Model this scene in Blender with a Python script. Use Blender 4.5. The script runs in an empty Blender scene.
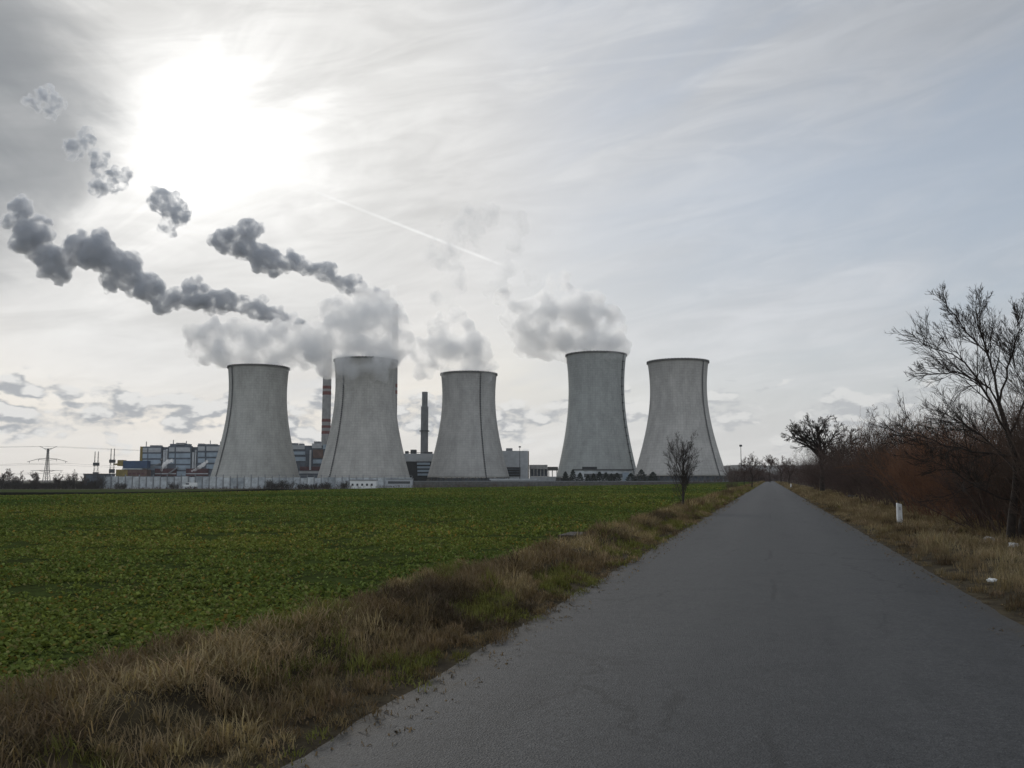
import bpy, math, random
import numpy as np
from math import radians as R, sin, cos, pi
from mathutils import Vector, noise as mnoise

S = bpy.context.scene
COL = S.collection
random.seed(11)
rng = np.random.default_rng(11)

# ------------------------------------------------------------------ camera
F = 900.0                                   # focal length in pixels (1024 px wide)
HOR = 479.0                                 # image row of the horizon
CAMZ = 1.6
PITCH = math.atan((HOR - 384.0) / F)
cam_d = bpy.data.cameras.new('camera')
cam_d.sensor_width = 36.0
cam_d.lens = 36.0 * F / 1024.0
cam_d.clip_start = 0.1
cam_d.clip_end = 30000
cam = bpy.data.objects.new('camera', cam_d)
COL.objects.link(cam)
cam.location = (0, 0, CAMZ)
cam.rotation_euler = (R(90) + PITCH, 0, 0)
S.camera = cam
S.render.resolution_x, S.render.resolution_y = 1024, 768
S.render.engine = 'CYCLES'
S.cycles.use_denoising = True
S.cycles.volume_bounces = 8
S.cycles.max_bounces = 10
S.cycles.transparent_max_bounces = 12
S.cycles.volume_max_steps = 512
S.view_settings.view_transform = 'Standard'
S.view_settings.look = 'None'
S.view_settings.exposure = 0.0
S.view_settings.gamma = 1.0
S.view_settings.use_curve_mapping = False

SUN_EL, SUN_AZ = R(20.5), R(-20.0)           # azimuth from +Y, positive to the right

# ------------------------------------------------------------------ node helper
class NT:
    def __init__(s, tree):
        s.t = tree; s.n = tree.nodes; s.l = tree.links
    def _in(s, sock, v):
        if v is None: return
        if isinstance(v, bpy.types.NodeSocket): s.l.new(v, sock)
        else:
            if sock.type == 'RGBA' and len(v) == 3: v = (*v, 1)
            sock.default_value = v
    def new(s, kind, **kw):
        nd = s.n.new(kind)
        for k, v in kw.items(): setattr(nd, k, v)
        return nd
    def m(s, op, a, b=None, c=None, clamp=False):
        nd = s.new('ShaderNodeMath', operation=op, use_clamp=clamp)
        for i, v in enumerate((a, b, c)):
            if v is not None: s._in(nd.inputs[i], v)
        return nd.outputs[0]
    def v(s, op, a, b=None, out=0):
        nd = s.new('ShaderNodeVectorMath', operation=op)
        s._in(nd.inputs[0], a)
        if b is not None:
            if op == 'SCALE': s._in(nd.inputs['Scale'], b)
            else: s._in(nd.inputs[1], b)
        return nd.outputs[out]
    def dot(s, a, b):
        nd = s.new('ShaderNodeVectorMath', operation='DOT_PRODUCT')
        s._in(nd.inputs[0], a); s._in(nd.inputs[1], b)
        return nd.outputs['Value']
    def xyz(s, a):
        nd = s.new('ShaderNodeSeparateXYZ'); s._in(nd.inputs[0], a)
        return nd.outputs
    def cxyz(s, x, y, z=0.0):
        nd = s.new('ShaderNodeCombineXYZ')
        for i, v in enumerate((x, y, z)): s._in(nd.inputs[i], v)
        return nd.outputs[0]
    def noise(s, vec, scale, detail=4, rough=.55, dist=0.0, col=False):
        nd = s.new('ShaderNodeTexNoise')
        if vec is not None: s._in(nd.inputs['Vector'], vec)
        s._in(nd.inputs['Scale'], scale); s._in(nd.inputs['Detail'], detail)
        s._in(nd.inputs['Roughness'], rough); s._in(nd.inputs['Distortion'], dist)
        return nd.outputs['Color' if col else 'Fac']
    def mr(s, f, a, b, c=0.0, d=1.0, kind='SMOOTHSTEP'):
        nd = s.new('ShaderNodeMapRange', interpolation_type=kind)
        for i, v in enumerate((f, a, b, c, d)): s._in(nd.inputs[i], v)
        return nd.outputs[0]
    def mix(s, f, a, b, blend='MIX'):
        nd = s.new('ShaderNodeMix', data_type='RGBA', blend_type=blend)
        s._in(nd.inputs['Factor'], f); s._in(nd.inputs['A'], a) if False else None
        s._in(nd.inputs[6], a); s._in(nd.inputs[7], b)
        return nd.outputs[2]
    def scalec(s, c, f):
        return s.v('SCALE', c, f)

# ------------------------------------------------------------------ world
world = bpy.data.worlds.new('World'); S.world = world
world.use_nodes = True
W = NT(world.node_tree)
W.n.clear()
out = W.new('ShaderNodeOutputWorld'); bg = W.new('ShaderNodeBackground')
W.l.new(bg.outputs[0], out.inputs[0])
STR = 0.1
bg.inputs['Strength'].default_value = STR
sky = W.new('ShaderNodeTexSky', sky_type='NISHITA')
sky.sun_disc = False; sky.sun_elevation = SUN_EL; sky.sun_rotation = SUN_AZ
sky.air_density = 1.0; sky.dust_density = 1.5; sky.ozone_density = 1.0
tc = W.new('ShaderNodeTexCoord')
d = W.v('NORMALIZE', tc.outputs['Generated'])
dx, dy, dz = W.xyz(d)
az = W.m('ARCTAN2', dx, dy)
el = W.m('ARCSINE', dz)
sund = (sin(SUN_AZ) * cos(SUN_EL), cos(SUN_AZ) * cos(SUN_EL), sin(SUN_EL))
th = W.m('ARCCOSINE', W.m('MINIMUM', W.dot(d, sund), 0.99999))      # angle from the sun
# thin high cloud, streaked and tilted a little
def rot(ang, su, sv, off=0.0):
    c, s_ = cos(ang), sin(ang)
    u = W.m('ADD', W.m('MULTIPLY', az, c), W.m('MULTIPLY', el, s_))
    v = W.m('SUBTRACT', W.m('MULTIPLY', el, c), W.m('MULTIPLY', az, s_))
    return W.cxyz(W.m('MULTIPLY', u, su), W.m('MULTIPLY', v, sv), off)
n1 = W.noise(rot(R(14), 2.2, 7.5, 3.1), 1.0, 6, .55, .6)
n2 = W.noise(rot(R(9), 6.0, 30.0, 7.7), 1.0, 7, .6, .8)
n3 = W.noise(rot(R(18), 1.1, 2.6, 1.3), 1.0, 3, .5, .3)
cov = W.m('ADD', W.m('MULTIPLY', n1, .55), W.m('ADD', W.m('MULTIPLY', n2, .22), W.m('MULTIPLY', n3, .38)))
cover = W.mr(cov, .43, .72, .32, 1.0)
cover = W.m('MULTIPLY', cover, W.mr(th, R(26), R(58), 1.0, .68))
cover = W.m('MAXIMUM', cover, W.mr(th, R(12), R(34), 1.0, 0.0))
cover = W.m('MAXIMUM', cover, W.mr(el, R(2), R(11), .92, 0.0))
# brightness of the veil: forward scatter round the sun
ng = W.noise(rot(R(24), 3.0, 9.0, 11.0), 1.0, 6, .6, .9)
thn = W.m('MULTIPLY', th, W.mr(ng, .28, .72, 1.55, .72))
g1 = W.m('EXPONENT', W.m('MULTIPLY', W.m('POWER', W.m('DIVIDE', thn, R(5.0)), 2.0), -1.0))
g2 = W.m('EXPONENT', W.m('DIVIDE', thn, -R(13)))
lum = W.m('ADD', .64, W.m('ADD', W.m('MULTIPLY', g1, .54), W.m('MULTIPLY', g2, .37)))
lum = W.m('ADD', W.m('MULTIPLY', lum, W.mr(th, R(34), R(58), 1.0, .86)), W.mr(th, R(62), R(120), 0.0, .62))
lum = W.m('MULTIPLY', lum, W.mr(n2, .3, .7, .91, 1.07))
lum = W.m('MULTIPLY', lum, W.m('SUBTRACT', 1.0, W.m('MULTIPLY', W.mr(el, R(13), R(27), 0.0, .30), W.mr(az, R(2), R(30)))))
hz = W.mr(el, R(0), R(14), 1.0, 0.0)
lum = W.m('ADD', lum, W.m('MULTIPLY', hz, .13))
tint = W.mix(hz, (.955, .99, 1.045), (1.0, .995, .972))
tint = W.mix(W.mr(th, R(8), R(40)), (1.0, .99, .965), tint)
veil = W.scalec(tint, W.m('MULTIPLY', lum, 1.0 / STR))
nsk = W.scalec(sky.outputs[0], 0.85)
blue = W.mix(.5, nsk, (.49 / STR, .565 / STR, .67 / STR))
skyc = W.mix(cover, blue, veil)
# thick grey bank high on the left of the sun
def spot(azd, eld, ra, re, tilt=0.0):
    a = W.m('SUBTRACT', az, R(azd)); e = W.m('SUBTRACT', el, R(eld))
    c, s_ = cos(R(tilt)), sin(R(tilt))
    u = W.m('ADD', W.m('MULTIPLY', a, c), W.m('MULTIPLY', e, s_))
    v = W.m('SUBTRACT', W.m('MULTIPLY', e, c), W.m('MULTIPLY', a, s_))
    q = W.m('ADD', W.m('POWER', W.m('ABSOLUTE', W.m('DIVIDE', u, R(ra))), 2.0),
            W.m('POWER', W.m('ABSOLUTE', W.m('DIVIDE', v, R(re))), 2.0))
    return q
nb = W.noise(rot(R(-20), 5, 12, 5.0), 1.0, 6, .58, .7)
q = W.m('ADD', spot(-34, 20.0, 9.5, 9.5), W.m('MULTIPLY', W.m('SUBTRACT', nb, .5), 1.9))
bank = W.m('MULTIPLY', W.mr(q, 1.35, .15), W.mr(nb, .25, .75, .72, 1.0))
skyc = W.mix(W.m('MULTIPLY', bank, .93), skyc, (.175 / STR, .195 / STR, .22 / STR))
# small low cumulus along the horizon
def cum(off):
    e_ = W.m('ADD', el, off)
    v = W.cxyz(W.m('MULTIPLY', az, 15.0), W.m('MULTIPLY', e_, 30.0), 2.0)
    a = W.noise(v, 1.0, 6, .56)
    vo = W.new('ShaderNodeTexVoronoi'); vo.feature = 'F1'
    W._in(vo.inputs['Vector'], W.v('ADD', v, W.scalec(W.noise(v, 3.0, 2, .5, col=True), .5)))
    vo.inputs['Scale'].default_value = 2.2; vo.inputs['Detail'].default_value = 0.0
    return W.m('ADD', W.m('MULTIPLY', a, .86), W.mr(vo.outputs['Distance'], .75, .1, 0.0, .20, 'LINEAR'))
c0, c1 = cum(0.0), cum(R(.6))
band = W.m('MULTIPLY', W.mr(el, R(.2), R(3.4)), W.mr(el, R(7.2), R(4.6)))
side = W.mr(W.m('ABSOLUTE', W.m('SUBTRACT', az, R(-30))), R(8), R(42), 1.0, .80)
thr = W.m('SUBTRACT', .715, W.m('MULTIPLY', W.m('MULTIPLY', band, side), .29))
cm = W.mr(W.m('SUBTRACT', c0, thr), -.025, .09)
cm = W.m('MULTIPLY', cm, W.mr(el, R(8.2), R(6.6)))
cm = W.m('MULTIPLY', cm, W.mr(W.m('ABSOLUTE', W.m('SUBTRACT', az, R(-25))), R(18), R(40), 1.0, .55))
cm = W.m('MULTIPLY', cm, W.mr(el, R(0), R(2.0), .35, 1.0))
litc = W.mr(W.m('SUBTRACT', c0, c1), -.02, .11)
cumc = W.mix(litc, (.38 / STR, .40 / STR, .43 / STR), (.88 / STR, .87 / STR, .845 / STR))
skyc = W.mix(W.m('MULTIPLY', cm, .92), skyc, cumc)
# vapour trails
def dirpx(px, py):
    up = 384 - py
    v = np.array([px - 512, F * cos(PITCH) - up * sin(PITCH), F * sin(PITCH) + up * cos(PITCH)])
    return v / np.linalg.norm(v)
def trail(p0, p1, wdeg, amt, skyc):
    a, b = dirpx(*p0), dirpx(*p1)
    nrm = np.cross(a, b); nrm /= np.linalg.norm(nrm)
    tan = np.cross(nrm, a); tan /= np.linalg.norm(tan)
    L = math.acos(float(a @ b))
    off = W.m('ABSOLUTE', W.dot(d, tuple(nrm)))
    along = W.m('ARCTAN2', W.dot(d, tuple(tan)), W.dot(d, tuple(a)))
    f = W.m('MULTIPLY', W.mr(off, R(wdeg), R(wdeg) * .2), W.m('MULTIPLY', W.mr(along, 0, L * .15), W.mr(along, L, L * .8)))
    f = W.m('MULTIPLY', f, W.mr(n2, .3, .6, .4, 1.0))
    return W.mix(W.m('MULTIPLY', f, amt), skyc, (1.05 / STR, 1.05 / STR, 1.04 / STR))
skyc = trail((296, 184), (520, 272), .13, .5, skyc)
skyc = trail((420, 82), (820, 40), .20, .13, skyc)
# below the horizon
skyc = W.mix(W.mr(el, R(-.5), R(-3)), skyc, (.12 / STR, .12 / STR, .11 / STR))
W.l.new(skyc, bg.inputs['Color'])

sun_d = bpy.data.lights.new('sun', 'SUN')
sun_d.energy = 1.1; sun_d.angle = R(22); sun_d.color = (1.0, .95, .87)
sun = bpy.data.objects.new('sun', sun_d); COL.objects.link(sun)
sun.location = (-300, 800, 400)
sun.rotation_euler = Vector(sund).to_track_quat('Z', 'Y').to_euler()

# ------------------------------------------------------------------ geometry helpers
RA = math.atan((770 - 512) / (F * cos(PITCH) + 95 * sin(PITCH)))    # heading of the road
CA, SA = cos(RA), sin(RA)
def st(s, t):                    # road coordinates -> x, y  (t positive to the right)
    return s * SA + t * CA, s * CA - t * SA
def ts(x, y):                    # x, y -> s, t
    return x * SA + y * CA, x * CA - y * SA
def sm(a, b, v):
    k = np.clip((np.asarray(v, float) - a) / (b - a), 0, 1)
    return k * k * (3 - 2 * k)
def ground_z(x, y):
    s, t = ts(np.asarray(x, float), np.asarray(y, float))
    return -4.5 * sm(20, 660, y) * sm(4, 130, -t) - 1.6 * sm(40, 220, y) * sm(0, 90, -np.asarray(x, float) - .1 * np.asarray(y, float))
def gz(x, y): return float(ground_z(x, y))
def PX(px, py, Y):               # the point at depth Y seen at a pixel
    up = 384 - py
    k = Y / (F * cos(PITCH) - up * sin(PITCH))
    return Vector(((px - 512) * k, Y, CAMZ + (F * sin(PITCH) + up * cos(PITCH)) * k))
def GP(px, py):                  # ground point seen at a pixel (flat ground)
    up = 384 - py
    k = -CAMZ / (F * sin(PITCH) + up * cos(PITCH))
    return Vector(((px - 512) * k, (F * cos(PITCH) - up * sin(PITCH)) * k, 0))

def wloc(o):
    v = Vector((0, 0, 0))
    while o is not None:
        v = v + o.location; o = o.parent
    return v
def tag(o, label=None, cat=None, group=None, kind=None):
    if label: o['label'] = label
    if cat: o['category'] = cat
    if group: o['group'] = group
    if kind: o['kind'] = kind
    return o
def empty(name, loc, label, cat, group=None):
    o = bpy.data.objects.new(name, None); COL.objects.link(o); o.location = loc
    o.empty_display_size = .5
    return tag(o, label, cat, group)
def link(name, me, mat, parent=None, origin=None):
    o = bpy.data.objects.new(name, me); COL.objects.link(o)
    if mat: me.materials.append(mat)
    if parent is not None: o.parent = parent
    elif origin is not None: o.location = origin
    return o
def np_mesh(name, V, quads=None, tris=None, smooth=False, col=None):
    """numpy arrays -> mesh"""
    me = bpy.data.meshes.new(name)
    V = np.asarray(V, np.float32)
    nq = 0 if quads is None else len(quads); nt = 0 if tris is None else len(tris)
    me.vertices.add(len(V)); me.vertices.foreach_set('co', V.ravel())
    idx = []
    if nq: idx.append(np.asarray(quads, np.int32).ravel())
    if nt: idx.append(np.asarray(tris, np.int32).ravel())
    idx = np.concatenate(idx)
    me.loops.add(len(idx)); me.loops.foreach_set('vertex_index', idx)
    tot = np.concatenate([np.full(nq, 4, np.int32), np.full(nt, 3, np.int32)])
    start = np.concatenate([[0], np.cumsum(tot)[:-1]]).astype(np.int32)
    me.polygons.add(nq + nt)
    me.polygons.foreach_set('loop_start', start)
    if smooth: me.polygons.foreach_set('use_smooth', np.ones(nq + nt, bool))
    if col is not None:
        a = me.attributes.new('tint', 'FLOAT_COLOR', 'POINT')
        c = np.ones((len(V), 4), np.float32); c[:, :3] = col
        a.data.foreach_set('color', c.ravel())
    me.update(calc_edges=True); me.validate()
    return me

class MB:
    def __init__(s): s.v = []; s.f = []
    def box(s, x0, x1, y0, y1, z0, z1):
        b = len(s.v)
        s.v += [(x, y, z) for z in (z0, z1) for (x, y) in ((x0, y0), (x1, y0), (x1, y1), (x0, y1))]
        s.f += [tuple(b + i for i in q) for q in ((3, 2, 1, 0), (4, 5, 6, 7), (0, 1, 5, 4), (1, 2, 6, 5), (2, 3, 7, 6), (3, 0, 4, 7))]
        return s
    def px(s, l, r, t, b, Y, th):        # a box whose front face covers these pixels at depth Y
        A, B = PX(l, t, Y), PX(r, b, Y)
        return s.box(A.x, B.x, Y, Y + th, B.z, A.z)
    def bar(s, a, b, w, h=None):         # square bar between two points
        a, b = Vector(a), Vector(b); dd = (b - a).normalized()
        up = Vector((0, 0, 1)) if abs(dd.z) < .95 else Vector((0, 1, 0))
        x = dd.cross(up).normalized() * (w / 2); y = dd.cross(x).normalized() * ((h or w) / 2)
        k = len(s.v)
        for p in (a, b): s.v += [tuple(p + x + y), tuple(p - x + y), tuple(p - x - y), tuple(p + x - y)]
        s.f += [tuple(k + i for i in q) for q in ((0, 1, 2, 3), (7, 6, 5, 4), (0, 4, 5, 1), (1, 5, 6, 2), (2, 6, 7, 3), (3, 7, 4, 0))]
        return s
    def tube(s, pts, rad, n=6, caps=True):
        pts = [Vector(p) for p in pts]; k = len(s.v)
        if not hasattr(rad, '__len__'): rad = [rad] * len(pts)
        for i, p in enumerate(pts):
            dd = (pts[min(i + 1, len(pts) - 1)] - pts[max(i - 1, 0)]).normalized()
            up = Vector((0, 0, 1)) if abs(dd.z) < .95 else Vector((0, 1, 0))
            x = dd.cross(up).normalized(); y = dd.cross(x)
            for j in range(n):
                a = 2 * pi * j / n
                s.v.append(tuple(p + (x * cos(a) + y * sin(a)) * rad[i]))
        for i in range(len(pts) - 1):
            for j in range(n):
                s.f.append((k + i * n + j, k + i * n + (j + 1) % n, k + (i + 1) * n + (j + 1) % n, k + (i + 1) * n + j))
        if caps:
            s.f.append(tuple(k + j for j in range(n))[::-1])
            s.f.append(tuple(k + (len(pts) - 1) * n + j for j in range(n)))
        return s
    def lathe(s, c, prof, n=48, closed=False):   # prof: (r, z) list
        k = len(s.v); m = len(prof)
        for (r, z) in prof:
            for j in range(n):
                a = 2 * pi * j / n
                s.v.append((c[0] + r * cos(a), c[1] + r * sin(a), c[2] + z))
        for i in range(m if closed else m - 1):
            i2 = (i + 1) % m
            for j in range(n):
                s.f.append((k + i * n + j, k + i * n + (j + 1) % n, k + i2 * n + (j + 1) % n, k + i2 * n + j))
        return s
    def build(s, name, mat, parent=None, smooth=False):
        V = np.array(s.v, float)
        if parent is not None: org = np.array(wloc(parent))
        else:
            org = (V.min(0) + V.max(0)) / 2; org[2] = V[:, 2].min()
        me = bpy.data.meshes.new(name)
        me.from_pydata([tuple(p) for p in V - org], [], s.f)
        if smooth:
            me.polygons.foreach_set('use_smooth', np.ones(len(me.polygons), bool))
        me.update()
        return link(name, me, mat, parent, None if parent is not None else org)

# ------------------------------------------------------------------ materials
def material(name):
    m = bpy.data.materials.new(name); m.use_nodes = True
    N = NT(m.node_tree)
    b = N.n['Principled BSDF']
    return m, N, b
def pmat(name, c, rough=.8, var=.25, scale=1.0, bump=0.0, metal=0.0, c2=None, spec=.3):
    m, N, b = material(name)
    pos = N.new('ShaderNodeNewGeometry').outputs['Position']
    f = N.noise(pos, scale, 6, .62)
    if c2 is None: c2 = tuple(max(0, x * (1 - var)) for x in c)
    hi = tuple(min(1, x * (1 + var * .5)) for x in c)
    colr = N.mix(N.mr(f, .3, .7), c2, hi)
    N._in(b.inputs['Base Color'], colr)
    b.inputs['Roughness'].default_value = rough; b.inputs['Metallic'].default_value = metal
    b.inputs['Specular IOR Level'].default_value = spec
    if bump:
        bn = N.new('ShaderNodeBump'); bn.inputs['Strength'].default_value = bump
        bn.inputs['Distance'].default_value = .3 / scale
        N.l.new(f, bn.inputs['Height']); N.l.new(bn.outputs[0], b.inputs['Normal'])
    return m
def tint_mat(name, rough=.75, trans=0.0):
    m, N, b = material(name)
    a = N.new('ShaderNodeAttribute'); a.attribute_name = 'tint'
    N.l.new(a.outputs['Color'], b.inputs['Base Color'])
    b.inputs['Roughness'].default_value = rough
    b.inputs['Specular IOR Level'].default_value = 0.0
    if trans:
        tb = N.new('ShaderNodeBsdfTranslucent'); ms = N.new('ShaderNodeMixShader'); ms.inputs[0].default_value = trans
        N._in(tb.inputs['Color'], N.mix(1.0, a.outputs['Color'], (1.25, 1.2, .8), 'MULTIPLY'))
        N.l.new(b.outputs[0], ms.inputs[1]); N.l.new(tb.outputs[0], ms.inputs[2])
        N.l.new(ms.outputs[0], N.n['Material Output'].inputs['Surface'])
    return m

def tower_mat(name, base, streak, seed):
    m, N, b = material(name)
    p = N.new('ShaderNodeTexCoord').outputs['Object']
    x, y, z = N.xyz(p)
    ang = N.m('ARCTAN2', y, x)
    lines = N.new('ShaderNodeTexBrick')
    N._in(lines.inputs['Vector'], N.cxyz(N.m('MULTIPLY', ang, 40.0), z, 0))
    lines.inputs['Scale'].default_value = 1.0
    lines.inputs['Brick Width'].default_value = 3.4; lines.inputs['Row Height'].default_value = 2.4
    lines.inputs['Mortar Size'].default_value = .09; lines.offset = 0.0
    for nm_, c in (('Color1', (1, 1, 1, 1)), ('Color2', (.90, .90, .90, 1)), ('Mortar', (.70, .70, .70, 1))):
        lines.inputs[nm_].default_value = c
    big = N.noise(N.cxyz(N.m('MULTIPLY', ang, 4.0), N.m('MULTIPLY', z, .05), seed), 1.0, 5, .6)
    run = N.noise(N.cxyz(N.m('MULTIPLY', ang, 34.0), N.m('MULTIPLY', z, .018), seed + 4), 1.0, 6, .65)
    fine = N.noise(p, .9, 6, .7)
    c = N.mix(N.mr(big, .3, .7), tuple(v * .82 for v in base), tuple(v * 1.06 for v in base))
    c = N.mix(N.m('MULTIPLY', N.mr(run, .48, .74), streak), c, tuple(v * f for v, f in zip(base, (.52, .53, .52))))
    # runs of grime below the rim, their lower edge broken by the streaks
    top = N.mr(N.m('ADD', z, N.m('MULTIPLY', N.m('SUBTRACT', run, .5), 34.0)), 92, 118)
    c = N.mix(N.m('MULTIPLY', top, .20), c, tuple(v * .42 for v in base))
    c = N.mix(1.0, c, lines.outputs['Color'], 'MULTIPLY')
    c = N.mix(N.mr(fine, .3, .75), c, N.mix(1.0, c, (.86, .86, .85), 'MULTIPLY'))
    N._in(b.inputs['Base Color'], c)
    b.inputs['Roughness'].default_value = .92; b.inputs['Specular IOR Level'].default_value = .15
    return m

M = {}
M['steel'] = pmat('dark_steel', (.06, .063, .068), .6, .3, .5)
M['galv'] = pmat('galvanised_steel', (.22, .23, .24), .55, .2, .4)
M['dark'] = pmat('dark_void', (.025, .027, .03), .9, .3, .3)
M['bark'] = pmat('dark_bark', (.040, .032, .026), .95, .45, 9.0, .4)
M['bark_grey'] = pmat('grey_bark', (.062, .052, .046), .95, .4, 9.0, .4)
M['twig_red'] = pmat('red_brown_twigs', (.175, .085, .046), .9, .4, 2.0)
M['twig_brown'] = pmat('brown_twigs', (.088, .060, .044), .9, .4, 2.0)
M['twig_purple'] = pmat('purplish_twigs', (.092, .062, .052), .9, .35, .7)
M['needles'] = pmat('conifer_needles', (.014, .024, .016), .9, .4, .8)
M['white_panel'] = pmat('white_panel', (.46, .49, .51), .6, .3, .12)
M['white'] = pmat('white_paint', (.74, .75, .74), .55, .08, 6.0)
M['concrete'] = pmat('concrete', (.34, .335, .32), .9, .25, .4)
M['concrete_dark'] = pmat('weathered_concrete', (.11, .108, .10), .95, .35, .5)
M['light_clad'] = pmat('light_cladding', (.42, .44, .46), .6, .15, .2)
M['blue_clad'] = pmat('pale_blue_cladding', (.30, .37, .44), .6, .2, .15)
M['grey_clad'] = pmat('grey_blue_cladding', (.10, .12, .15), .65, .3, .15)
M['brown_clad'] = pmat('brown_cladding', (.14, .09, .075), .8, .3, .2)
M['red_clad'] = pmat('dark_red_cladding', (.10, .045, .05), .8, .3, .2)
M['blue_roof'] = pmat('blue_steel', (.03, .065, .14), .5, .2, .3)
M['yellow'] = pmat('yellow_steel', (.22, .165, .045), .6, .3, .3)
M['chim'] = pmat('chimney_concrete', (.30, .295, .285), .9, .2, .15)
M['chim_steel'] = pmat('chimney_steel', (.17, .175, .18), .7, .2, .2)
M['red'] = pmat('red_paint', (.17, .062, .055), .8, .25, .3)
M['glass'] = pmat('dark_glass', (.03, .04, .05), .15, .2, .5, spec=.5)
M['paper'] = pmat('paper', (.75, .75, .72), .8, .1, 30.0)
M['stone'] = pmat('pale_stone', (.45, .44, .42), .9, .3, 8.0, .4)
M['stump'] = pmat('rotten_wood', (.05, .042, .035), .95, .5, 14.0, .6)

# ground materials
def ground_mat():
    m, N, b = material('rough_ground')
    p = N.new('ShaderNodeNewGeometry').outputs['Position']
    f = N.noise(p, .35, 8, .65); g = N.noise(p, 6.0, 6, .7)
    c = N.mix(N.mr(f, .35, .65), (.055, .047, .033), (.085, .08, .042))
    c = N.mix(N.mr(g, .4, .7), c, (.035, .028, .02))
    N._in(b.inputs['Base Color'], c)
    b.inputs['Roughness'].default_value = 1; b.inputs['Specular IOR Level'].default_value = .05
    return m
def field_mat():
    m, N, b = material('crop_field')
    p = N.new('ShaderNodeNewGeometry').outputs['Position']
    big = N.noise(p, .035, 5, .6); mid = N.noise(p, .9, 6, .65); fine = N.noise(p, 7.0, 6, .7)
    c = N.mix(N.mr(big, .3, .7), (.054, .072, .022), (.074, .098, .029))
    c = N.mix(N.mr(mid, .40, .68), c, (.042, .050, .018))
    c = N.mix(N.mr(fine, .50, .68), c, (.022, .022, .014))
    N._in(b.inputs['Base Color'], c)
    b.inputs['Roughness'].default_value = 1.0; b.inputs['Specular IOR Level'].default_value = 0.0
    bn = N.new('ShaderNodeBump'); bn.inputs['Strength'].default_value = .9; bn.inputs['Distance'].default_value = .25
    N.l.new(N.m('ADD', mid, N.m('MULTIPLY', fine, .4)), bn.inputs['Height']); N.l.new(bn.outputs[0], b.inputs['Normal'])
    return m
def asphalt_mat():
    m, N, b = material('worn_asphalt')
    p = N.new('ShaderNodeNewGeometry').outputs['Position']
    x, y, z = N.xyz(p)
    t = N.m('SUBTRACT', N.m('MULTIPLY', x, CA), N.m('MULTIPLY', y, SA))
    s_ = N.m('ADD', N.m('MULTIPLY', x, SA), N.m('MULTIPLY', y, CA))
    fine = N.noise(p, 85.0, 3, .8)
    grit = N.new('ShaderNodeTexVoronoi'); grit.inputs['Scale'].default_value = 75.0
    N.l.new(p, grit.inputs['Vector'])
    mid = N.noise(p, 2.4, 7, .7); big = N.noise(N.cxyz(N.m('MULTIPLY', t, 1.0), N.m('MULTIPLY', s_, .12), 0), .9, 5, .6)
    c = N.mix(N.mr(fine, .3, .7), (.025, .0253, .026), (.082, .0825, .084))
    c = N.mix(N.mr(grit.outputs['Distance'], .10, .02), c, (.15, .148, .142))
    c = N.mix(N.m('MULTIPLY', N.mr(mid, .42, .7), .5), c, N.mix(1.0, c, (.66, .66, .67), 'MULTIPLY'))
    gr = N.noise(p, 26.0, 4, .75); gr2 = N.noise(p, 9.0, 5, .7)
    c = N.mix(N.mr(gr, .35, .65, .0, .75), N.mix(1.0, c, (.62, .62, .62), 'MULTIPLY'), N.mix(1.0, c, (1.22, 1.22, 1.21), 'MULTIPLY'))
    c = N.mix(N.mr(gr2, .4, .68, 0.0, .45), c, N.mix(1.0, c, (.62, .62, .63), 'MULTIPLY'))
    # paler worn wheel tracks, darker between
    tr = N.m('ABSOLUTE', N.m('SUBTRACT', N.m('ABSOLUTE', t), 1.15))
    c = N.mix(N.m('MULTIPLY', N.mr(tr, .75, .15), N.mr(big, .25, .7, .15, .6)), c, N.mix(1.0, c, (1.42, 1.41, 1.38), 'MULTIPLY'))
    # patches
    c = N.mix(N.m('MULTIPLY', N.mr(big, .53, .62), .55), c, N.mix(1.0, c, (.75, .75, .76), 'MULTIPLY'))
    # cracks
    cr = N.new('ShaderNodeTexVoronoi'); cr.feature = 'DISTANCE_TO_EDGE'; cr.inputs['Scale'].default_value = .34
    N._in(cr.inputs['Vector'], N.v('ADD', N.cxyz(N.m('MULTIPLY', t, 1.6), N.m('MULTIPLY', s_, .55), 0), N.scalec(N.noise(p, 1.6, 5, .7, col=True), .9)))
    crm = N.m('MULTIPLY', N.mr(cr.outputs[0], .018, .003), N.mr(N.noise(p, .22, 2, .5), .49, .58))
    c = N.mix(N.m('MULTIPLY', crm, .7), c, (.018, .018, .018))
    sm_ = N.m('ABSOLUTE', N.m('ADD', N.m('ADD', t, .05), N.m('MULTIPLY', N.m('SUBTRACT', N.noise(N.cxyz(s_, 3, 0), .8, 5, .65), .5), .5)))
    c = N.mix(N.m('MULTIPLY', N.mr(sm_, .05, .012), N.mr(N.noise(N.cxyz(s_, 8, 0), .35, 3, .6), .46, .6, 0.0, .75)), c, (.02, .02, .02))
    # earth washed over the edges
    eg = N.mr(N.m('ADD', N.m('ABSOLUTE', t), N.m('MULTIPLY', N.m('SUBTRACT', N.noise(p, 1.3, 6, .7), .5), 1.1)), 2.25, 2.80)
    c = N.mix(N.m('MULTIPLY', eg, .8), c, (.048, .040, .029))
    N._in(b.inputs['Base Color'], c)
    b.inputs['Roughness'].default_value = .66; b.inputs['Specular IOR Level'].default_value = .22
    bn = N.new('ShaderNodeBump'); bn.inputs['Strength'].default_value = .5; bn.inputs['Distance'].default_value = .012
    N.l.new(N.m('ADD', fine, grit.outputs['Distance']), bn.inputs['Height']); N.l.new(bn.outputs[0], b.inputs['Normal'])
    return m
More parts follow.
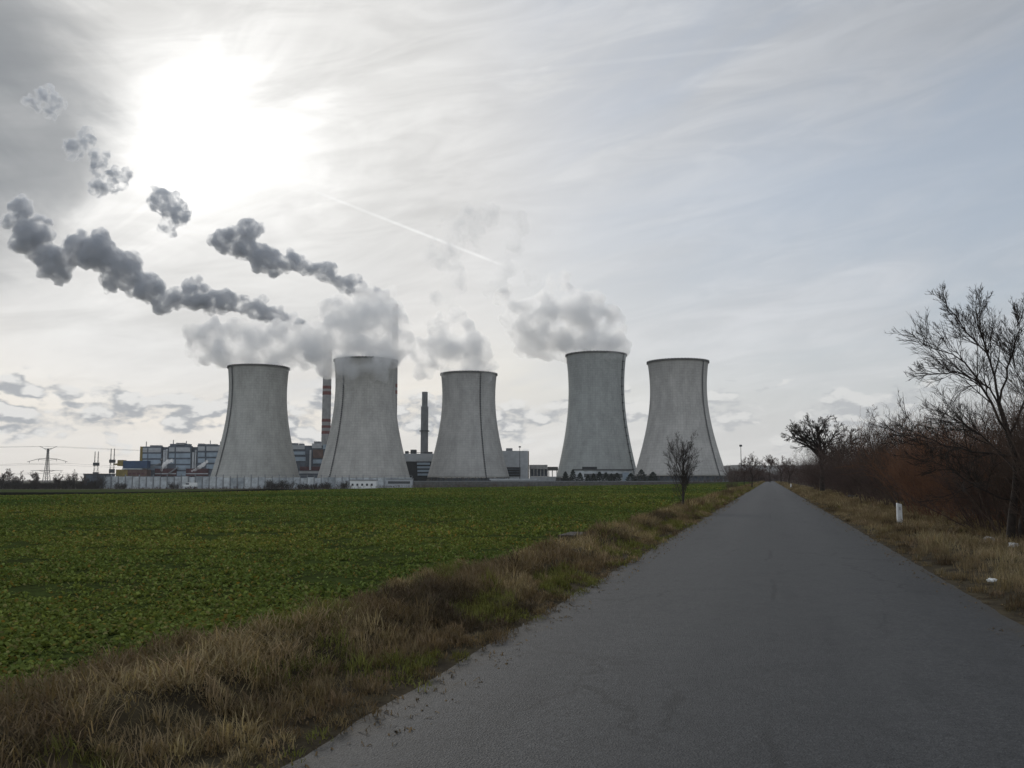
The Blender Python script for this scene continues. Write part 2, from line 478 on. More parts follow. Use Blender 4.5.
def hill_mat():
    m, N, b = material('wooded_hill')
    p = N.new('ShaderNodeNewGeometry').outputs['Position']
    f = N.noise(p, .012, 8, .7); g = N.noise(p, .09, 5, .7)
    c = N.mix(N.mr(f, .4, .6), (.03, .03, .03), (.055, .052, .046))
    c = N.mix(N.mr(g, .4, .65), c, (.022, .022, .022))
    N._in(b.inputs['Base Color'], c); b.inputs['Roughness'].default_value = 1
    return m
M['tint'] = tint_mat('dry_grass_blades', .8, .25)
M['leaf'] = tint_mat('crop_leaves', .6, .28)

# ------------------------------------------------------------------ ground, field, road
def grid_sheet(name, xs, ys, zf, mat, label=None):
    X, Y = np.meshgrid(xs, ys); Z = zf(X, Y)
    nx, ny = len(xs), len(ys)
    V = np.stack([X, Y, Z], -1).reshape(-1, 3)
    i = np.arange(ny - 1)[:, None] * nx + np.arange(nx - 1)[None, :]
    Q = np.stack([i, i + 1, i + 1 + nx, i + nx], -1).reshape(-1, 4)
    return link(name, np_mesh(name, V, Q, smooth=True), mat)
xs = np.concatenate([[-4900, -3000, -2000, -1500], np.linspace(-1200, 600, 61), [900, 1500, 2500, 4900]])
ys = np.concatenate([[-300, -100, -30], np.linspace(0, 900, 46), [1100, 1400, 2000, 3500, 6900]])
tag(grid_sheet('ground', xs, ys, lambda X, Y: ground_z(X, Y) - .05 - .0004 * np.maximum(Y, 0), ground_mat()), kind='structure')

VERGE_L = lambda s: -4.5 - .5 * np.exp(-np.maximum(np.asarray(s, float) - 3, 0) / 5.0) + .22 * np.sin(np.asarray(s) * .9) * np.exp(-np.asarray(s) / 60.)
def field_sheet():
    S_ = np.concatenate([np.linspace(-10, 60, 141), np.linspace(62, 400, 90), np.linspace(410, 760, 36)])
    T_ = np.concatenate([np.linspace(0, 6, 25), np.linspace(7, 40, 34), np.linspace(45, 200, 32), np.linspace(220, 700, 25)])
    V = []
    for s in S_:
        x, y = st(s, VERGE_L(s) - T_)
        V.append(np.stack([x, y, np.zeros_like(x)], -1))
    V = np.concatenate(V)
    # far edge of the field lies square to the view
    lim = 646 - .06 * V[:, 0]
    k = np.minimum(1, lim / np.maximum(V[:, 1], 1))
    V[:, 1] *= k
    V[:, 2] = ground_z(V[:, 0], V[:, 1]) + .012
    n = len(T_)
    i = np.arange(len(S_) - 1)[:, None] * n + np.arange(n - 1)[None, :]
    Q = np.stack([i, i + 1, i + 1 + n, i + n], -1).reshape(-1, 4)[:, ::-1]
    return tag(link('field', np_mesh('field', V, Q, smooth=True), field_mat()), kind='structure')
field_sheet()

def road_sheet():
    S_ = np.concatenate([np.linspace(-8, 40, 240), np.linspace(40.4, 200, 200), np.linspace(204, 760, 60)])
    jl = np.array([mnoise.noise((s * .9, 0, 0)) * .20 + mnoise.noise((s * 4, 3, 0)) * .13 + mnoise.noise((s * 11, 5, 0)) * .06 for s in S_])
    jr = np.array([mnoise.noise((s * 1.3, 9, 0)) * .08 + mnoise.noise((s * 5, 7, 0)) * .05 for s in S_])
    T_ = np.array([-1, -.8, -.4, 0, .4, .8, 1.])
    V = []
    for s, a, b_ in zip(S_, jl, jr):
        t = np.where(T_ < 0, T_ * (2.72 + a), T_ * (2.77 + b_))
        x, y = st(s, t)
        V.append(np.stack([x, y, .004 + .035 * (1 - (T_) ** 2)], -1))
    V = np.concatenate(V); n = len(T_)
    i = np.arange(len(S_) - 1)[:, None] * n + np.arange(n - 1)[None, :]
    Q = np.stack([i, i + 1, i + 1 + n, i + n], -1).reshape(-1, 4)
    return tag(link('road', np_mesh('road', V, Q, smooth=True), asphalt_mat()), kind='structure')
road_sheet()

# verge relief
def verge_h(s, t, side):
    if side < 0:
        u = (-t - 2.72)
        h = .02 + .13 * math.exp(-((u - 1.3) / .42) ** 2) - .06 * math.exp(-((u - .62) / .22) ** 2) + .10 * math.exp(-((u - 2.1) / .4) ** 2)
        h += max(0, .22 * mnoise.fractal((s * .8, t * 1.1, 2), .8, 2.1, 4)) * min(1, u * 1.3) + .10 * mnoise.noise((s * 2.3, t * 2.3, 5)) * min(1, u * 1.6)
    else:
        u = t - 2.77
        h = .02 + .09 * min(1, u / 1.2) + .06 * mnoise.noise((s * 1.1, t * 1.1, 2)) * min(1, u)
    return max(h, .012)
def verge_sheet(name, side, t0, t1f):
    S_ = np.concatenate([np.arange(-4, 40, .14), np.arange(40, 140, .8), np.arange(140, 700, 8)])
    U = np.linspace(0, 1, 26)
    V = []
    for s in S_:
        t1 = float(t1f(s))
        for u in U:
            t = t0 + (t1 - t0) * u
            x, y = st(s, t)
            z = verge_h(s, t, side) * (1 if s < 200 else .6)
            if side < 0 and u > .88: z = z * (1 - (u - .88) / .12) + .014 * (u - .88) / .12
            b0 = (abs(t) - 2.62) / .33
            if b0 < 1: z = .003 + max(0, b0) * (z - .003)
            V.append((x, y, z + gz(x, y)))
    n = len(U)
    i = np.arange(len(S_) - 1)[:, None] * n + np.arange(n - 1)[None, :]
    Q = np.stack([i, i + 1, i + 1 + n, i + n], -1).reshape(-1, 4)
    if side < 0: Q = Q[:, ::-1]
    return tag(link(name, np_mesh(name, V, Q, smooth=True), M['verge']), kind='structure')
M['verge'] = pmat('verge_earth', (.062, .050, .030), 1.0, .6, 3.0, .6, c2=(.028, .022, .015), spec=.05)
verge_sheet('verge_ground', -1, -2.30, lambda s: VERGE_L(s) - .12)
verge_sheet('verge_ground', 1, 2.35, lambda s: 13.0)

# ------------------------------------------------------------------ grass and crop
def blades(name, P, az_, L, lean, w, C, mat, kind='stuff'):
    N_ = len(P)
    d2 = np.stack([np.cos(az_), np.sin(az_), np.zeros(N_)], -1)
    sd = np.stack([-np.sin(az_), np.cos(az_), np.zeros(N_)], -1) * (w * .5)[:, None]
    mid = P + d2 * (L * np.sin(lean * .55) * .5)[:, None]; mid[:, 2] += L * np.cos(lean * .55) * .5
    tip = mid + d2 * (L * np.sin(lean * 1.25) * .5)[:, None]; tip[:, 2] += L * np.cos(lean * 1.25) * .5
    tip[:, 2] = np.maximum(tip[:, 2], P[:, 2] - .13)
    V = np.stack([P - sd, P + sd, mid - sd * .75, mid + sd * .75, tip], 1).reshape(-1, 3)
    k = np.arange(N_)[:, None] * 5
    Q = k + np.array([[0, 1, 3, 2]]); T = k + np.array([[2, 3, 4]])
    Cc = np.repeat(C, 5, axis=0)
    return tag(link(name, np_mesh(name, V, Q, T, col=Cc), mat), kind=kind)
def tufts(name, side, sr, dens, t0, t1f, Lr, leanr, wr, pal, per, rad, green_in=None):
    """tussocks of grass on a verge between two distances"""
    out_ = [[] for _ in range(6)]
    s0, s1 = sr
    n = int((s1 - s0) * abs(float(t1f((s0 + s1) / 2)) - t0) * dens)
    for _ in range(n):
        s = rng.uniform(s0, s1); t1 = float(t1f(s)); t = t0 + (t1 - t0) * rng.random()
        u = abs(t) - 2.7
        if u < .12 and rng.random() > .45: continue
        k = int(per * rng.uniform(.6, 1.4)); sc = rng.uniform(.65, 1.35)
        if u > 1.6: sc *= .75
        if u < .9: sc *= .66 if u > .3 else .42
        r_ = rad * max(sc, .6) * np.sqrt(rng.random(k)); a = rng.uniform(0, 2 * pi, k)
        x0, y0 = st(s, t)
        x = x0 + r_ * np.cos(a); y = y0 + r_ * np.sin(a)
        hb = verge_h(s, t, side)
        if s1 <= 22:
            q_ = [ts(a_, b_) for a_, b_ in zip(x, y)]
            hb = np.array([verge_h(float(a_), min(-2.6, float(b_)) if side < 0 else max(2.65, float(b_)), side) for a_, b_ in q_])
        z = hb + gz(x0, y0) - .015 + (.14 if side < 0 else .07) * sc * np.clip(1 - (r_ / (rad * max(sc, .6))) ** 2, 0, 1)
        w0, w1, w2 = mnoise.noise((s * .35, t * .9, 1)), mnoise.noise((s * .5, t * .8, 8)), rng.random()
        if side < 0:
            g = w1 * 1.2 + (.50 if u < .95 else -.05)
        else:
            g = w1 * .9 - .05
        if g > .45 and w2 < .75: base = pal['green']
        elif w0 > .12: base = pal['straw']
        elif w0 < -.36: base = pal['dark']
        else: base = pal['brown']
        base = np.array(base) * rng.uniform(.75, 1.25)
        C = base[None, :] * rng.uniform(.65, 1.4, (k, 1)) * np.array([1, rng.uniform(.94, 1.05), 1])
        windy = rng.uniform(0, 2 * pi)
        out_[0].append(np.stack([x, y, z], -1)); out_[1].append(np.where(rng.random(k) < .7, a, windy) + rng.normal(0, .5, k))
        out_[2].append(rng.uniform(*Lr, k) * sc); out_[3].append(rng.uniform(*leanr, k) * (.62 if u < .95 else 1))
        out_[4].append(rng.uniform(*wr, k)); out_[5].append(C)
    A = [np.concatenate(o) for o in out_]
    return blades(name, *A, M['tint'])
PAL_L = dict(green=(.140, .142, .046), straw=(.262, .205, .118), brown=(.158, .119, .072), dark=(.086, .067, .046))
PAL_R = dict(green=(.125, .120, .050), straw=(.255, .205, .128), brown=(.180, .139, .086), dark=(.098, .075, .050))
vl = lambda s: VERGE_L(s) - .15
tufts('dry_grass', -1, (2.0, 14), 66, -2.56, vl, (.06, .22), (.7, 2.1), (.004, .009), PAL_L, 52, .15)
tufts('dry_grass', -1, (14, 45), 24, -2.58, vl, (.08, .28), (.6, 1.9), (.007, .016), PAL_L, 34, .20)
tufts('dry_grass', -1, (45, 160), 4, -2.65, vl, (.15, .45), (.3, 1.3), (.02, .045), PAL_L, 22, .30)
tufts('dry_grass', -1, (160, 560), 1.0, -2.75, vl, (.2, .5), (.3, 1.2), (.06, .12), PAL_L, 14, .6)
vr = lambda s: 7.5
tufts('dry_grass', 1, (10, 22), 13, 2.66, vr, (.08, .30), (.3, 1.4), (.004, .011), PAL_R, 40, .17)
tufts('dry_grass', 1, (22, 50), 12, 2.66, vr, (.10, .30), (.4, 1.6), (.008, .018), PAL_R, 30, .20)
tufts('dry_grass', 1, (50, 160), 3.6, 2.68, vr, (.12, .38), (.3, 1.2), (.02, .045), PAL_R, 22, .30)
tufts('dry_grass', 1, (160, 560), .9, 2.8, lambda s: 6.0, (.2, .5), (.3, 1.2), (.06, .12), PAL_R, 14, .6)

def litter():
    n = 5200
    s = 3 + 70 * rng.random(n) ** 1.8; sd = np.where(rng.random(n) < .62, -1, 1)
    t = sd * (2.80 - .62 * rng.random(n) ** 2.2)
    cl = np.array([mnoise.noise((a * 1.1, b, 3)) for a, b in zip(s, sd)])
    ok = cl > -.12 + .25 * rng.normal(size=n); s, t = s[ok], t[ok]; n = len(s)
    x, y = st(s, t); P = np.stack([x, y, np.full(n, .012)], -1)
    C = np.array([[.17, .125, .075]]) * rng.uniform(.35, 1.3, (n, 1))
    blades('dead_grass_litter', P, rng.uniform(0, 2 * pi, n), rng.uniform(.03, .13, n) * (1 + s / 60), np.full(n, 2.25), rng.uniform(.004, .012, n) * (1 + s / 20), C, M['tint'])
litter()

def crop():
    Ps, Ls, Cs = [], [], []
    def zone(y0, y1, dens, size, nl):
        n = int((y1 - y0) * (.95 * (y0 + y1) / 2 + 8) * dens)
        y = np.sqrt(rng.uniform(y0 ** 2, y1 ** 2, n))
        x = rng.uniform(-.68 * y - 3, .30 * y - 4.2, n)
        s, t = ts(x, y)
        ok = t < VERGE_L(s) + .05
        x, y = x[ok], y[ok]
        f = np.array([mnoise.fractal((a * .55, b * .55, 3), .8, 2.0, 3) for a, b in zip(x, y)])
        ok = (f > -.22 + .26 * rng.normal(size=len(f))) & (rng.random(len(f)) < 1.0 - .75 * sm(.6 * y1, y1, y) * (y1 > 250))
        x, y, f = x[ok], y[ok], f[ok]
        for a in range(nl):
            Ps.append(np.stack([x + rng.normal(0, .03 + size * .12, len(x)), y + rng.normal(0, .03 + size * .12, len(x)), ground_z(x, y) + .015], -1))
            Ls.append(size * rng.uniform(.55, 1.35, len(x)) * (1 + .5 * np.clip(f, -.5, .6)))
            g = rng.random((len(x), 1))
            base = np.where(g < .50, np.array([[.096, .132, .036]]), np.where(g < .86, np.array([[.150, .192, .056]]),
                   np.where(g < .955, np.array([[.175, .170, .070]]), np.array([[.20, .145, .040]]))))
            lo = np.array([mnoise.fractal((p * .07, q_ * .05, 9), .8, 2.0, 3) for p, q_ in zip(x, y)]) if a == 0 else lo
            hue = np.clip(lo, -.6, .6)[:, None]
            Cs.append(base * rng.uniform(.6, 1.35, (len(x), 1)) * (1 + hue * np.array([[.55, .30, .2]])))
    zone(4.5, 12, 95, .066, 9)
    zone(12, 25, 55, .075, 7)
    zone(25, 55, 20, .105, 6)
    zone(55, 130, 5.5, .165, 5)
    zone(130, 280, 1.3, .26, 4)
    P = np.concatenate(Ps); L = np.concatenate(Ls); C = np.concatenate(Cs)
    n = len(P)
    a = rng.uniform(0, 2 * pi, n); e = rng.uniform(.1, 1.15, n)
    d_ = np.stack([np.cos(a) * np.cos(e), np.sin(a) * np.cos(e), np.sin(e)], -1)
    sdv = np.stack([-np.sin(a), np.cos(a), rng.normal(0, .25, n)], -1) * (L * .27)[:, None]
    m1 = P + d_ * (L * .6)[:, None]
    tip = P + d_ * L[:, None]; tip[:, 2] -= L * .22
    V = np.stack([P, m1 + sdv, tip, m1 - sdv], 1).reshape(-1, 3)
    k = np.arange(n)[:, None] * 4
    tag(link('crop_leaves', np_mesh('crop_leaves', V, k + np.array([[0, 1, 2, 3]]), None, col=np.repeat(C, 4, axis=0)), M['leaf']), kind='stuff')
crop()

# ------------------------------------------------------------------ branching plants
def norm(v): return v / np.maximum(np.linalg.norm(v, axis=-1, keepdims=True), 1e-9)
def grow(start, dr, L, K, wander, trop, r_=None):
    r_ = r_ or rng
    n = len(start); pts = np.zeros((n, K, 3)); pts[:, 0] = start
    d_ = norm(dr); step = (L / (K - 1))[:, None]
    for i in range(1, K):
        d_ = norm(d_ + r_.normal(0, wander, (n, 3)) + np.array(trop))
        pts[:, i] = pts[:, i - 1] + d_ * step
    return pts
def taper(r0, r1, K): return r0[:, None] + (r1 - r0)[:, None] * np.linspace(0, 1, K)[None, :]
def sprout(pts, rad, n_per, u0, u1, ang, lf, L):
    n, K, _ = pts.shape
    idx = np.repeat(np.arange(n), n_per); m = len(idx)
    u = rng.uniform(u0, u1, m) * (K - 1); i = np.minimum(u.astype(int), K - 2); f = (u - i)[:, None]
    p = pts[idx, i] * (1 - f) + pts[idx, i + 1] * f
    tg = norm(pts[idx, i + 1] - pts[idx, i])
    o = norm(np.cross(tg, rng.normal(size=(m, 3))))
    a = rng.uniform(*ang, m)[:, None]
    d_ = tg * np.cos(a) + o * np.sin(a)
    rr = rad[idx, i] * (1 - f[:, 0]) + rad[idx, i + 1] * f[:, 0]
    LL = L[idx] * rng.uniform(*lf, m) * (1.15 - .6 * u / (K - 1))
    return p, d_, rr, LL
def tubes_mesh(name, sets, sides=3):
    VV, QQ, base = [], [], 0
    for pts, rad in sets:
        n, K, _ = pts.shape
        tg = norm(np.gradient(pts, axis=1))
        ref = np.where(np.abs(tg[..., 2:3]) > .9, np.array([1., 0, 0]), np.array([0, 0, 1.]))
        x = norm(np.cross(tg, ref)); y = np.cross(tg, x)
        a = np.arange(sides) * 2 * pi / sides
        ring = pts[:, :, None, :] + (x[:, :, None, :] * np.cos(a)[:, None] + y[:, :, None, :] * np.sin(a)[:, None]) * rad[:, :, None, None]
        VV.append(ring.reshape(-1, 3))
        b = base + (np.arange(n)[:, None, None] * K + np.arange(K - 1)[None, :, None]) * sides
        j = np.arange(sides)[None, None, :]; j2 = (j + 1) % sides
        QQ.append(np.stack([b + j, b + j2, b + j2 + sides, b + j + sides], -1).reshape(-1, 4))
        base += n * K * sides
    return np_mesh(name, np.concatenate(VV), np.concatenate(QQ), smooth=True)
def shrub_sets(nst, H, spread, r0, lean=.5, kids=(5, 4), trop=.04):
    n = nst
    a = rng.uniform(0, 2 * pi, n); rr = spread * np.sqrt(rng.random(n))
    st_ = np.stack([rr * np.cos(a), rr * np.sin(a), np.full(n, -.05)], -1)
    d_ = np.stack([np.cos(a) * lean * rng.random(n), np.sin(a) * lean * rng.random(n), np.ones(n)], -1) + rng.normal(0, .13, (n, 3))
    L = H * rng.uniform(.6, 1.05, n)
    r_ = r0 * rng.uniform(.6, 1.2, n)
    P0 = grow(st_, d_, L, 7, .10, (0, 0, trop)); R0 = taper(r_, r_ * .2, 7)
    s, dd, rr, LL = sprout(P0, R0, kids[0], .18, .95, (.35, .95), (.3, .6), L)
    P1 = grow(s, dd, LL, 5, .14, (0, 0, trop * 1.5)); R1 = taper(np.minimum(rr * .6, r0 * .55), rr * .12, 5)
    s, dd, rr, L2 = sprout(P1, R1, kids[1], .2, .98, (.35, .9), (.3, .65), LL)
    P2 = grow(s, dd, L2, 4, .16, (0, 0, trop)); R2 = taper(np.maximum(rr * .6, .0035), np.full(len(rr), .0022), 4)
    return [(P0, R0), (P1, R1), (P2, R2)]
def tree_thing(name, loc, label, cat, trunk_sets, crown_sets, mt, mc, group=None, sides=4):
    root = empty(name, loc, label, cat, group)
    link('trunk', tubes_mesh('trunk', trunk_sets, 7), mt, root)
    link('crown', tubes_mesh('crown', crown_sets, 3), mc, root)
    return root
def limbs_to_crown(P, Rr, L, kids=(7, 6, 5), spread=(.35, .9), trop=.03, tip=.004, mn=.005, lf=(.22, .48)):
    """secondary branches, twigs and twiglets off given limbs"""
    sets = []
    s, dd, rr, LL = sprout(P, Rr, kids[0], .22, .98, spread, lf, L)
    P1 = grow(s, dd, LL, 6, .065, (0, 0, trop)); R1 = taper(rr * .6, np.maximum(rr * .12, tip), 6); sets.append((P1, R1))
    s, dd, rr, L2 = sprout(P1, R1, kids[1], .15, .98, spread, (.28, .6), LL)
    P2 = grow(s, dd, L2, 5, .075, (0, 0, trop)); R2 = taper(np.maximum(rr * .6, mn), np.full(len(rr), tip), 5); sets.append((P2, R2))
    if kids[2]:
        s, dd, rr, L3 = sprout(P2, R2, kids[2], .2, .98, spread, (.3, .65), L2)
        P3 = grow(s, dd, L3, 4, .085, (0, 0, trop)); R3 = taper(np.maximum(rr * .6, mn * .8), np.full(len(rr), tip * .7), 4); sets.append((P3, R3))
    return sets
def resample(pts, K):
    pts = np.array(pts, float); seg = np.r_[0, np.cumsum(np.linalg.norm(np.diff(pts, axis=0), axis=1))]
    u = np.linspace(0, seg[-1], K)
    o = np.stack([np.interp(u, seg, pts[:, i]) for i in range(3)], -1)
    k = o.copy(); k[1:-1] = .25 * o[:-2] + .5 * o[1:-1] + .25 * o[2:]
    return k, seg[-1]

# big bare tree at the right edge
def big_tree():
    b = GP(1006, 546); base = np.array([b.x, b.y, -.05]); D0 = b.y
    def L_(pts): return [np.array(PX(px + (16 if py < 480 else 4), py + max(0, 470 - py) * .08, D0 + dd)) - base for px, py, dd in pts]
    trunk = [L_([(1006, 549, 0), (1008, 510, 0), (1003, 472, 0), (993, 432, .1), (983, 398, .2)])]
    second = [L_([(1014, 549, .6), (1022, 500, .8), (1030, 440, 1.0), (1038, 390, 1.2), (1046, 330, 1.4)])]
    limbs = [
        ([(983, 398, .2), (974, 352, .4), (964, 318, .5), (962, 284, .6)], .055),
        ([(993, 432, .1), (972, 392, -.3), (952, 355, -.8), (934, 340, -1.2), (908, 334, -1.5)], .05),
        ([(985, 405, .2), (966, 372, .7), (940, 362, 1.2), (905, 368, 1.8)], .04),
        ([(1000, 455, 0), (960, 452, -.6), (930, 442, -1.2), (885, 428, -1.8)], .04),
        ([(1003, 472, 0), (975, 440, .9), (948, 420, 1.7), (915, 398, 2.2)], .038),
        ([(983, 398, .2), (992, 350, 0), (1004, 318, -.2), (1006, 292, -.3)], .045),
        ([(993, 432, .1), (1012, 385, -.4), (1022, 340, -.6), (1032, 300, -.8)], .045),
        ([(1006, 500, 0), (970, 488, -.8), (940, 470, -1.5), (915, 462, -1.9)], .03),
        ([(974, 352, .4), (950, 318, .4), (936, 300, .3), (930, 286, .2)], .03),
        ([(1003, 470, 0), (1030, 430, -.6), (1048, 400, -1.2), (1064, 370, -1.4)], .04),
        ([(1030, 440, 1.0), (1010, 390, 1.3), (996, 350, 1.6), (985, 320, 1.9)], .035),
        ([(1035, 410, 1.1), (1050, 360, 1.4), (1058, 320, 1.7), (1066, 300, 1.9)], .035)]
    K = 9
    tr = []
    for p, r0 in ((trunk[0], .105), (second[0], .09)):
        q, L = resample(p, K); tr.append((q[None], np.linspace(r0, r0 * .5, K)[None]))
    P, Rr, L = [], [], []
    for pts, r0 in limbs:
        q, l = resample(L_(pts), K); q[1:] += rng.normal(0, .035, (K - 1, 3)); P.append(q); L.append(l); Rr.append(np.linspace(r0 * .8, .008, K))
    P, Rr, L = np.array(P), np.array(Rr), np.array(L)
    sets = [(P, Rr)] + limbs_to_crown(P, Rr, L, (17, 9, 5), (.3, .75), .07, .0028, .0054, (.26, .54))
    tree_thing('bare_tree', tuple(base), 'tall bare tree with dark branches at the right edge, nearest tree to the road', 'tree', tr, sets, M['bark'], M['bark'])
big_tree()

def round_tree(name, px, py, D, H, wid, label, mt, mc, group=None, fork=.3, nl=7, up=.5, r0=.16, kids=(7, 6, 4), min_r=.012, zoff=None, trop=.03):
    b = PX(px, 479, D); z = gz(b.x, D) if zoff is None else zoff
    base = np.array([b.x, D, z - .05])
    K = 7
    q = np.array([[rng.normal(0, .02) * H * i / 6, rng.normal(0, .02) * H * i / 6, H * .62 * i / 6] for i in range(7)]); q[0] = 0
    tr = [(q[None], np.linspace(r0, r0 * .4, K)[None])]
    n = nl; i0 = rng.uniform(fork * 6 / .62, 5.8, n); i0[0] = 6; ii = np.minimum(i0.astype(int), 5); f = (i0 - ii)[:, None]
    s = q[ii] * (1 - f) + q[ii + 1] * f
    a = np.arange(n) * 2.4 + rng.uniform(0, 1, n)
    d_ = np.stack([np.cos(a), np.sin(a), np.full(n, up) + rng.random(n) * .5], -1); d_[0] = (0, 0, 1)
    L = np.minimum(wid * .55 * rng.uniform(.85, 1.2, n) * np.sqrt(1 + up * up), (H - s[:, 2]) * 1.15)
    P = grow(s, d_, L, K, .13, (0, 0, trop)); Rr = taper(np.full(n, r0 * .5), np.full(n, min_r), K)
    sets = [(P, Rr)] + limbs_to_crown(P, Rr, L, kids, (.35, 1.0), trop, min_r * .6, min_r, (.25, .6))
    return tree_thing(name, tuple(base), label, 'tree', tr, sets, mt, mc, group)
round_tree('bare_tree', 822, 493, 103, 8.4, 6.6, 'dark bare tree with a rounded crown standing on the right verge ahead of the thicket', M['bark'], M['bark'], fork=.24, nl=16, up=.75, r0=.30, kids=(10, 8, 5), min_r=.022)

def roadside_tree():
    b = GP(683, 512); base = np.array([b.x, b.y, .03])
    n = 19
    a = np.arange(n) * 2.4; hh = np.linspace(.12, 2.3, n); hh[0] = 0
    st_ = np.stack([np.zeros(n), np.zeros(n), hh], -1)
    d_ = np.stack([.48 * np.cos(a), .48 * np.sin(a), np.ones(n)], -1); d_[0] = (0, 0, 1)
    L = np.r_[3.3, np.minimum(2.1, (3.7 - hh[1:])) * rng.uniform(.75, 1.0, n - 1)]
    P = grow(st_, d_, L, 8, .05, (0, 0, .05)); 
    q = P[0]; q[:, :2] *= .5; P[1:, :, :2] += np.array([np.interp(hh[1:], q[:, 2], q[:, k]) for k in (0, 1)]).T[:, None, :]
    Rr = taper(np.r_[.075, np.full(n - 1, .020)], np.full(n, .006), 8)
    sets = [(P[1:], Rr[1:])] + limbs_to_crown(P, Rr, L, (10, 6, 4), (.3, .75), .07, .0028, .0038, (.22, .48))
    tree_thing('young_tree', tuple(base), 'small bare young tree on the left verge in front of the tower furthest right', 'tree',
               [(P[:1], Rr[:1])], sets, M['bark_grey'], M['bark_grey'])
roadside_tree()

# ---- shrubs along the right of the road
PROTO = {}
PROTO['red'] = tubes_mesh('red_shrub_twigs', shrub_sets(70, 2.9, .9, .014, .55, (7, 5), .05))
PROTO['brown'] = tubes_mesh('brown_shrub_twigs', shrub_sets(46, 3.3, .8, .020, .6, (9, 6), .03))
PROTO['dense'] = tubes_mesh('dense_shrub_twigs', shrub_sets(60, 2.6, 1.1, .016, .8, (9, 6), .01))
for k_, m_ in (('red', 'twig_red'), ('brown', 'twig_brown'), ('dense', 'twig_purple')): PROTO[k_].materials.append(M[m_])
def shrub(kind, s, t, sc, label, sz=1.0, group='bare shrubs along the right verge'):
    x, y = st(s, t)
    o = bpy.data.objects.new('bare_shrub', PROTO[kind]); COL.objects.link(o)
    o.location = (x, y, .05); o.rotation_euler = (0, 0, rng.uniform(0, 6.28)); sc *= 1.22; o.scale = (sc, sc, sc * sz)
    return tag(o, label, 'shrub', group)
shrub('red', 38, 6.5, 1.05, 'rust-red bare shrub behind the nearer white post')
shrub('red', 34, 6.9, 1.0, 'rust-red bare shrub just right of the nearer white post')
shrub('red', 43, 6.9, 1.15, 'rust-red bare shrub left of the nearer white post, taller than its neighbours')
shrub('red', 30.5, 7.6, 1.0, 'reddish bare shrub between the nearer white post and the tall right-edge tree')
shrub('brown', 25.5, 6.3, .9, 'dark brown bushy shrub at the foot of the tall right-edge tree')
shrub('brown', 22.5, 6.6, .9, 'dark bare shrub cut by the right edge of the photo')
shrub('brown', 28, 8.8, 1.2, 'tall dark shrub behind the branches of the right-edge tree')
shrub('dense', 28.5, 6.6, .85, 'low dark tangled shrub beside the tall right-edge tree')
shrub('brown', 50, 6.7, 1.15, 'brown bare shrub with pale upright stems above the dark stump')
shrub('dense', 57, 6.9, 1.3, 'purplish bare shrub next beyond the one above the dark stump')
shrub('brown', 64, 7.0, 1.25, 'brown bare shrub midway between the dark stump and the round-crowned tree')
shrub('dense', 74, 7.2, 1.4, 'dense purplish shrub on the near side of the round-crowned tree')
shrub('brown', 86, 7.4, 1.3, 'brown shrub crowding the near side of the round-crowned tree')
shrub('dense', 98, 8.0, 1.5, 'dense shrub right behind the round-crowned tree')
shrub('dense', 118, 7.0, 1.4, 'purplish shrub just beyond the round-crowned tree')
shrub('brown', 132, 7.2, 1.5, 'bare shrub short of the farther white post')
def thicket():
    """the rest of the scrub, one mass"""
    sets = []
    def run(n, s0, s1, t0, t1, H0, H1, r0, kids):
        s = rng.uniform(s0, s1, n); t = t0 + (t1 - t0) * rng.random(n)
        x, y = st(s, t)
        h = np.array([mnoise.noise((a * .09, b * .12, 4)) for a, b in zip(s, t)])
        L = (H0 + (H1 - H0) * rng.random(n)) * (1 + .45 * h)
        st_ = np.stack([x, y, np.zeros(n)], -1); d_ = np.stack([rng.normal(0, .25, n), rng.normal(0, .25, n), np.ones(n)], -1)
        P0 = grow(st_, d_, L, 6, .10, (0, 0, .02)); R0 = taper(np.full(n, r0), np.full(n, r0 * .25), 6)
        a, dd, rr, LL = sprout(P0, R0, kids[0], .15, .97, (.4, 1.0), (.25, .5), L)
        P1 = grow(a, dd, LL, 4, .15, (0, 0, .03)); R1 = taper(rr * .6, np.full(len(rr), r0 * .14), 4)
        sets.extend([(P0, R0), (P1, R1)])
        if kids[1]:
            a, dd, rr, L2 = sprout(P1, R1, kids[1], .2, .97, (.4, 1.0), (.3, .6), LL)
            P2 = grow(a, dd, L2, 3, .15, (0, 0, .03)); R2 = taper(rr * .6, np.full(len(rr), r0 * .12), 3)
            sets.append((P2, R2))
    run(420, 22, 60, 8.2, 15, 2.8, 4.4, .018, (7, 4))
    run(60, 24, 62, 7.2, 10, 4.0, 5.4, .016, (9, 5))
    run(480, 60, 130, 7.6, 17, 3.6, 5.6, .026, (8, 4))
    run(560, 130, 300, 6.6, 22, 4.0, 6.4, .045, (7, 3))
    run(460, 300, 620, 5.0, 40, 5.5, 10, .08, (7, 3))
    tag(link('thicket', tubes_mesh('thicket', sets), M['twig_purple']), kind='stuff')
thicket()
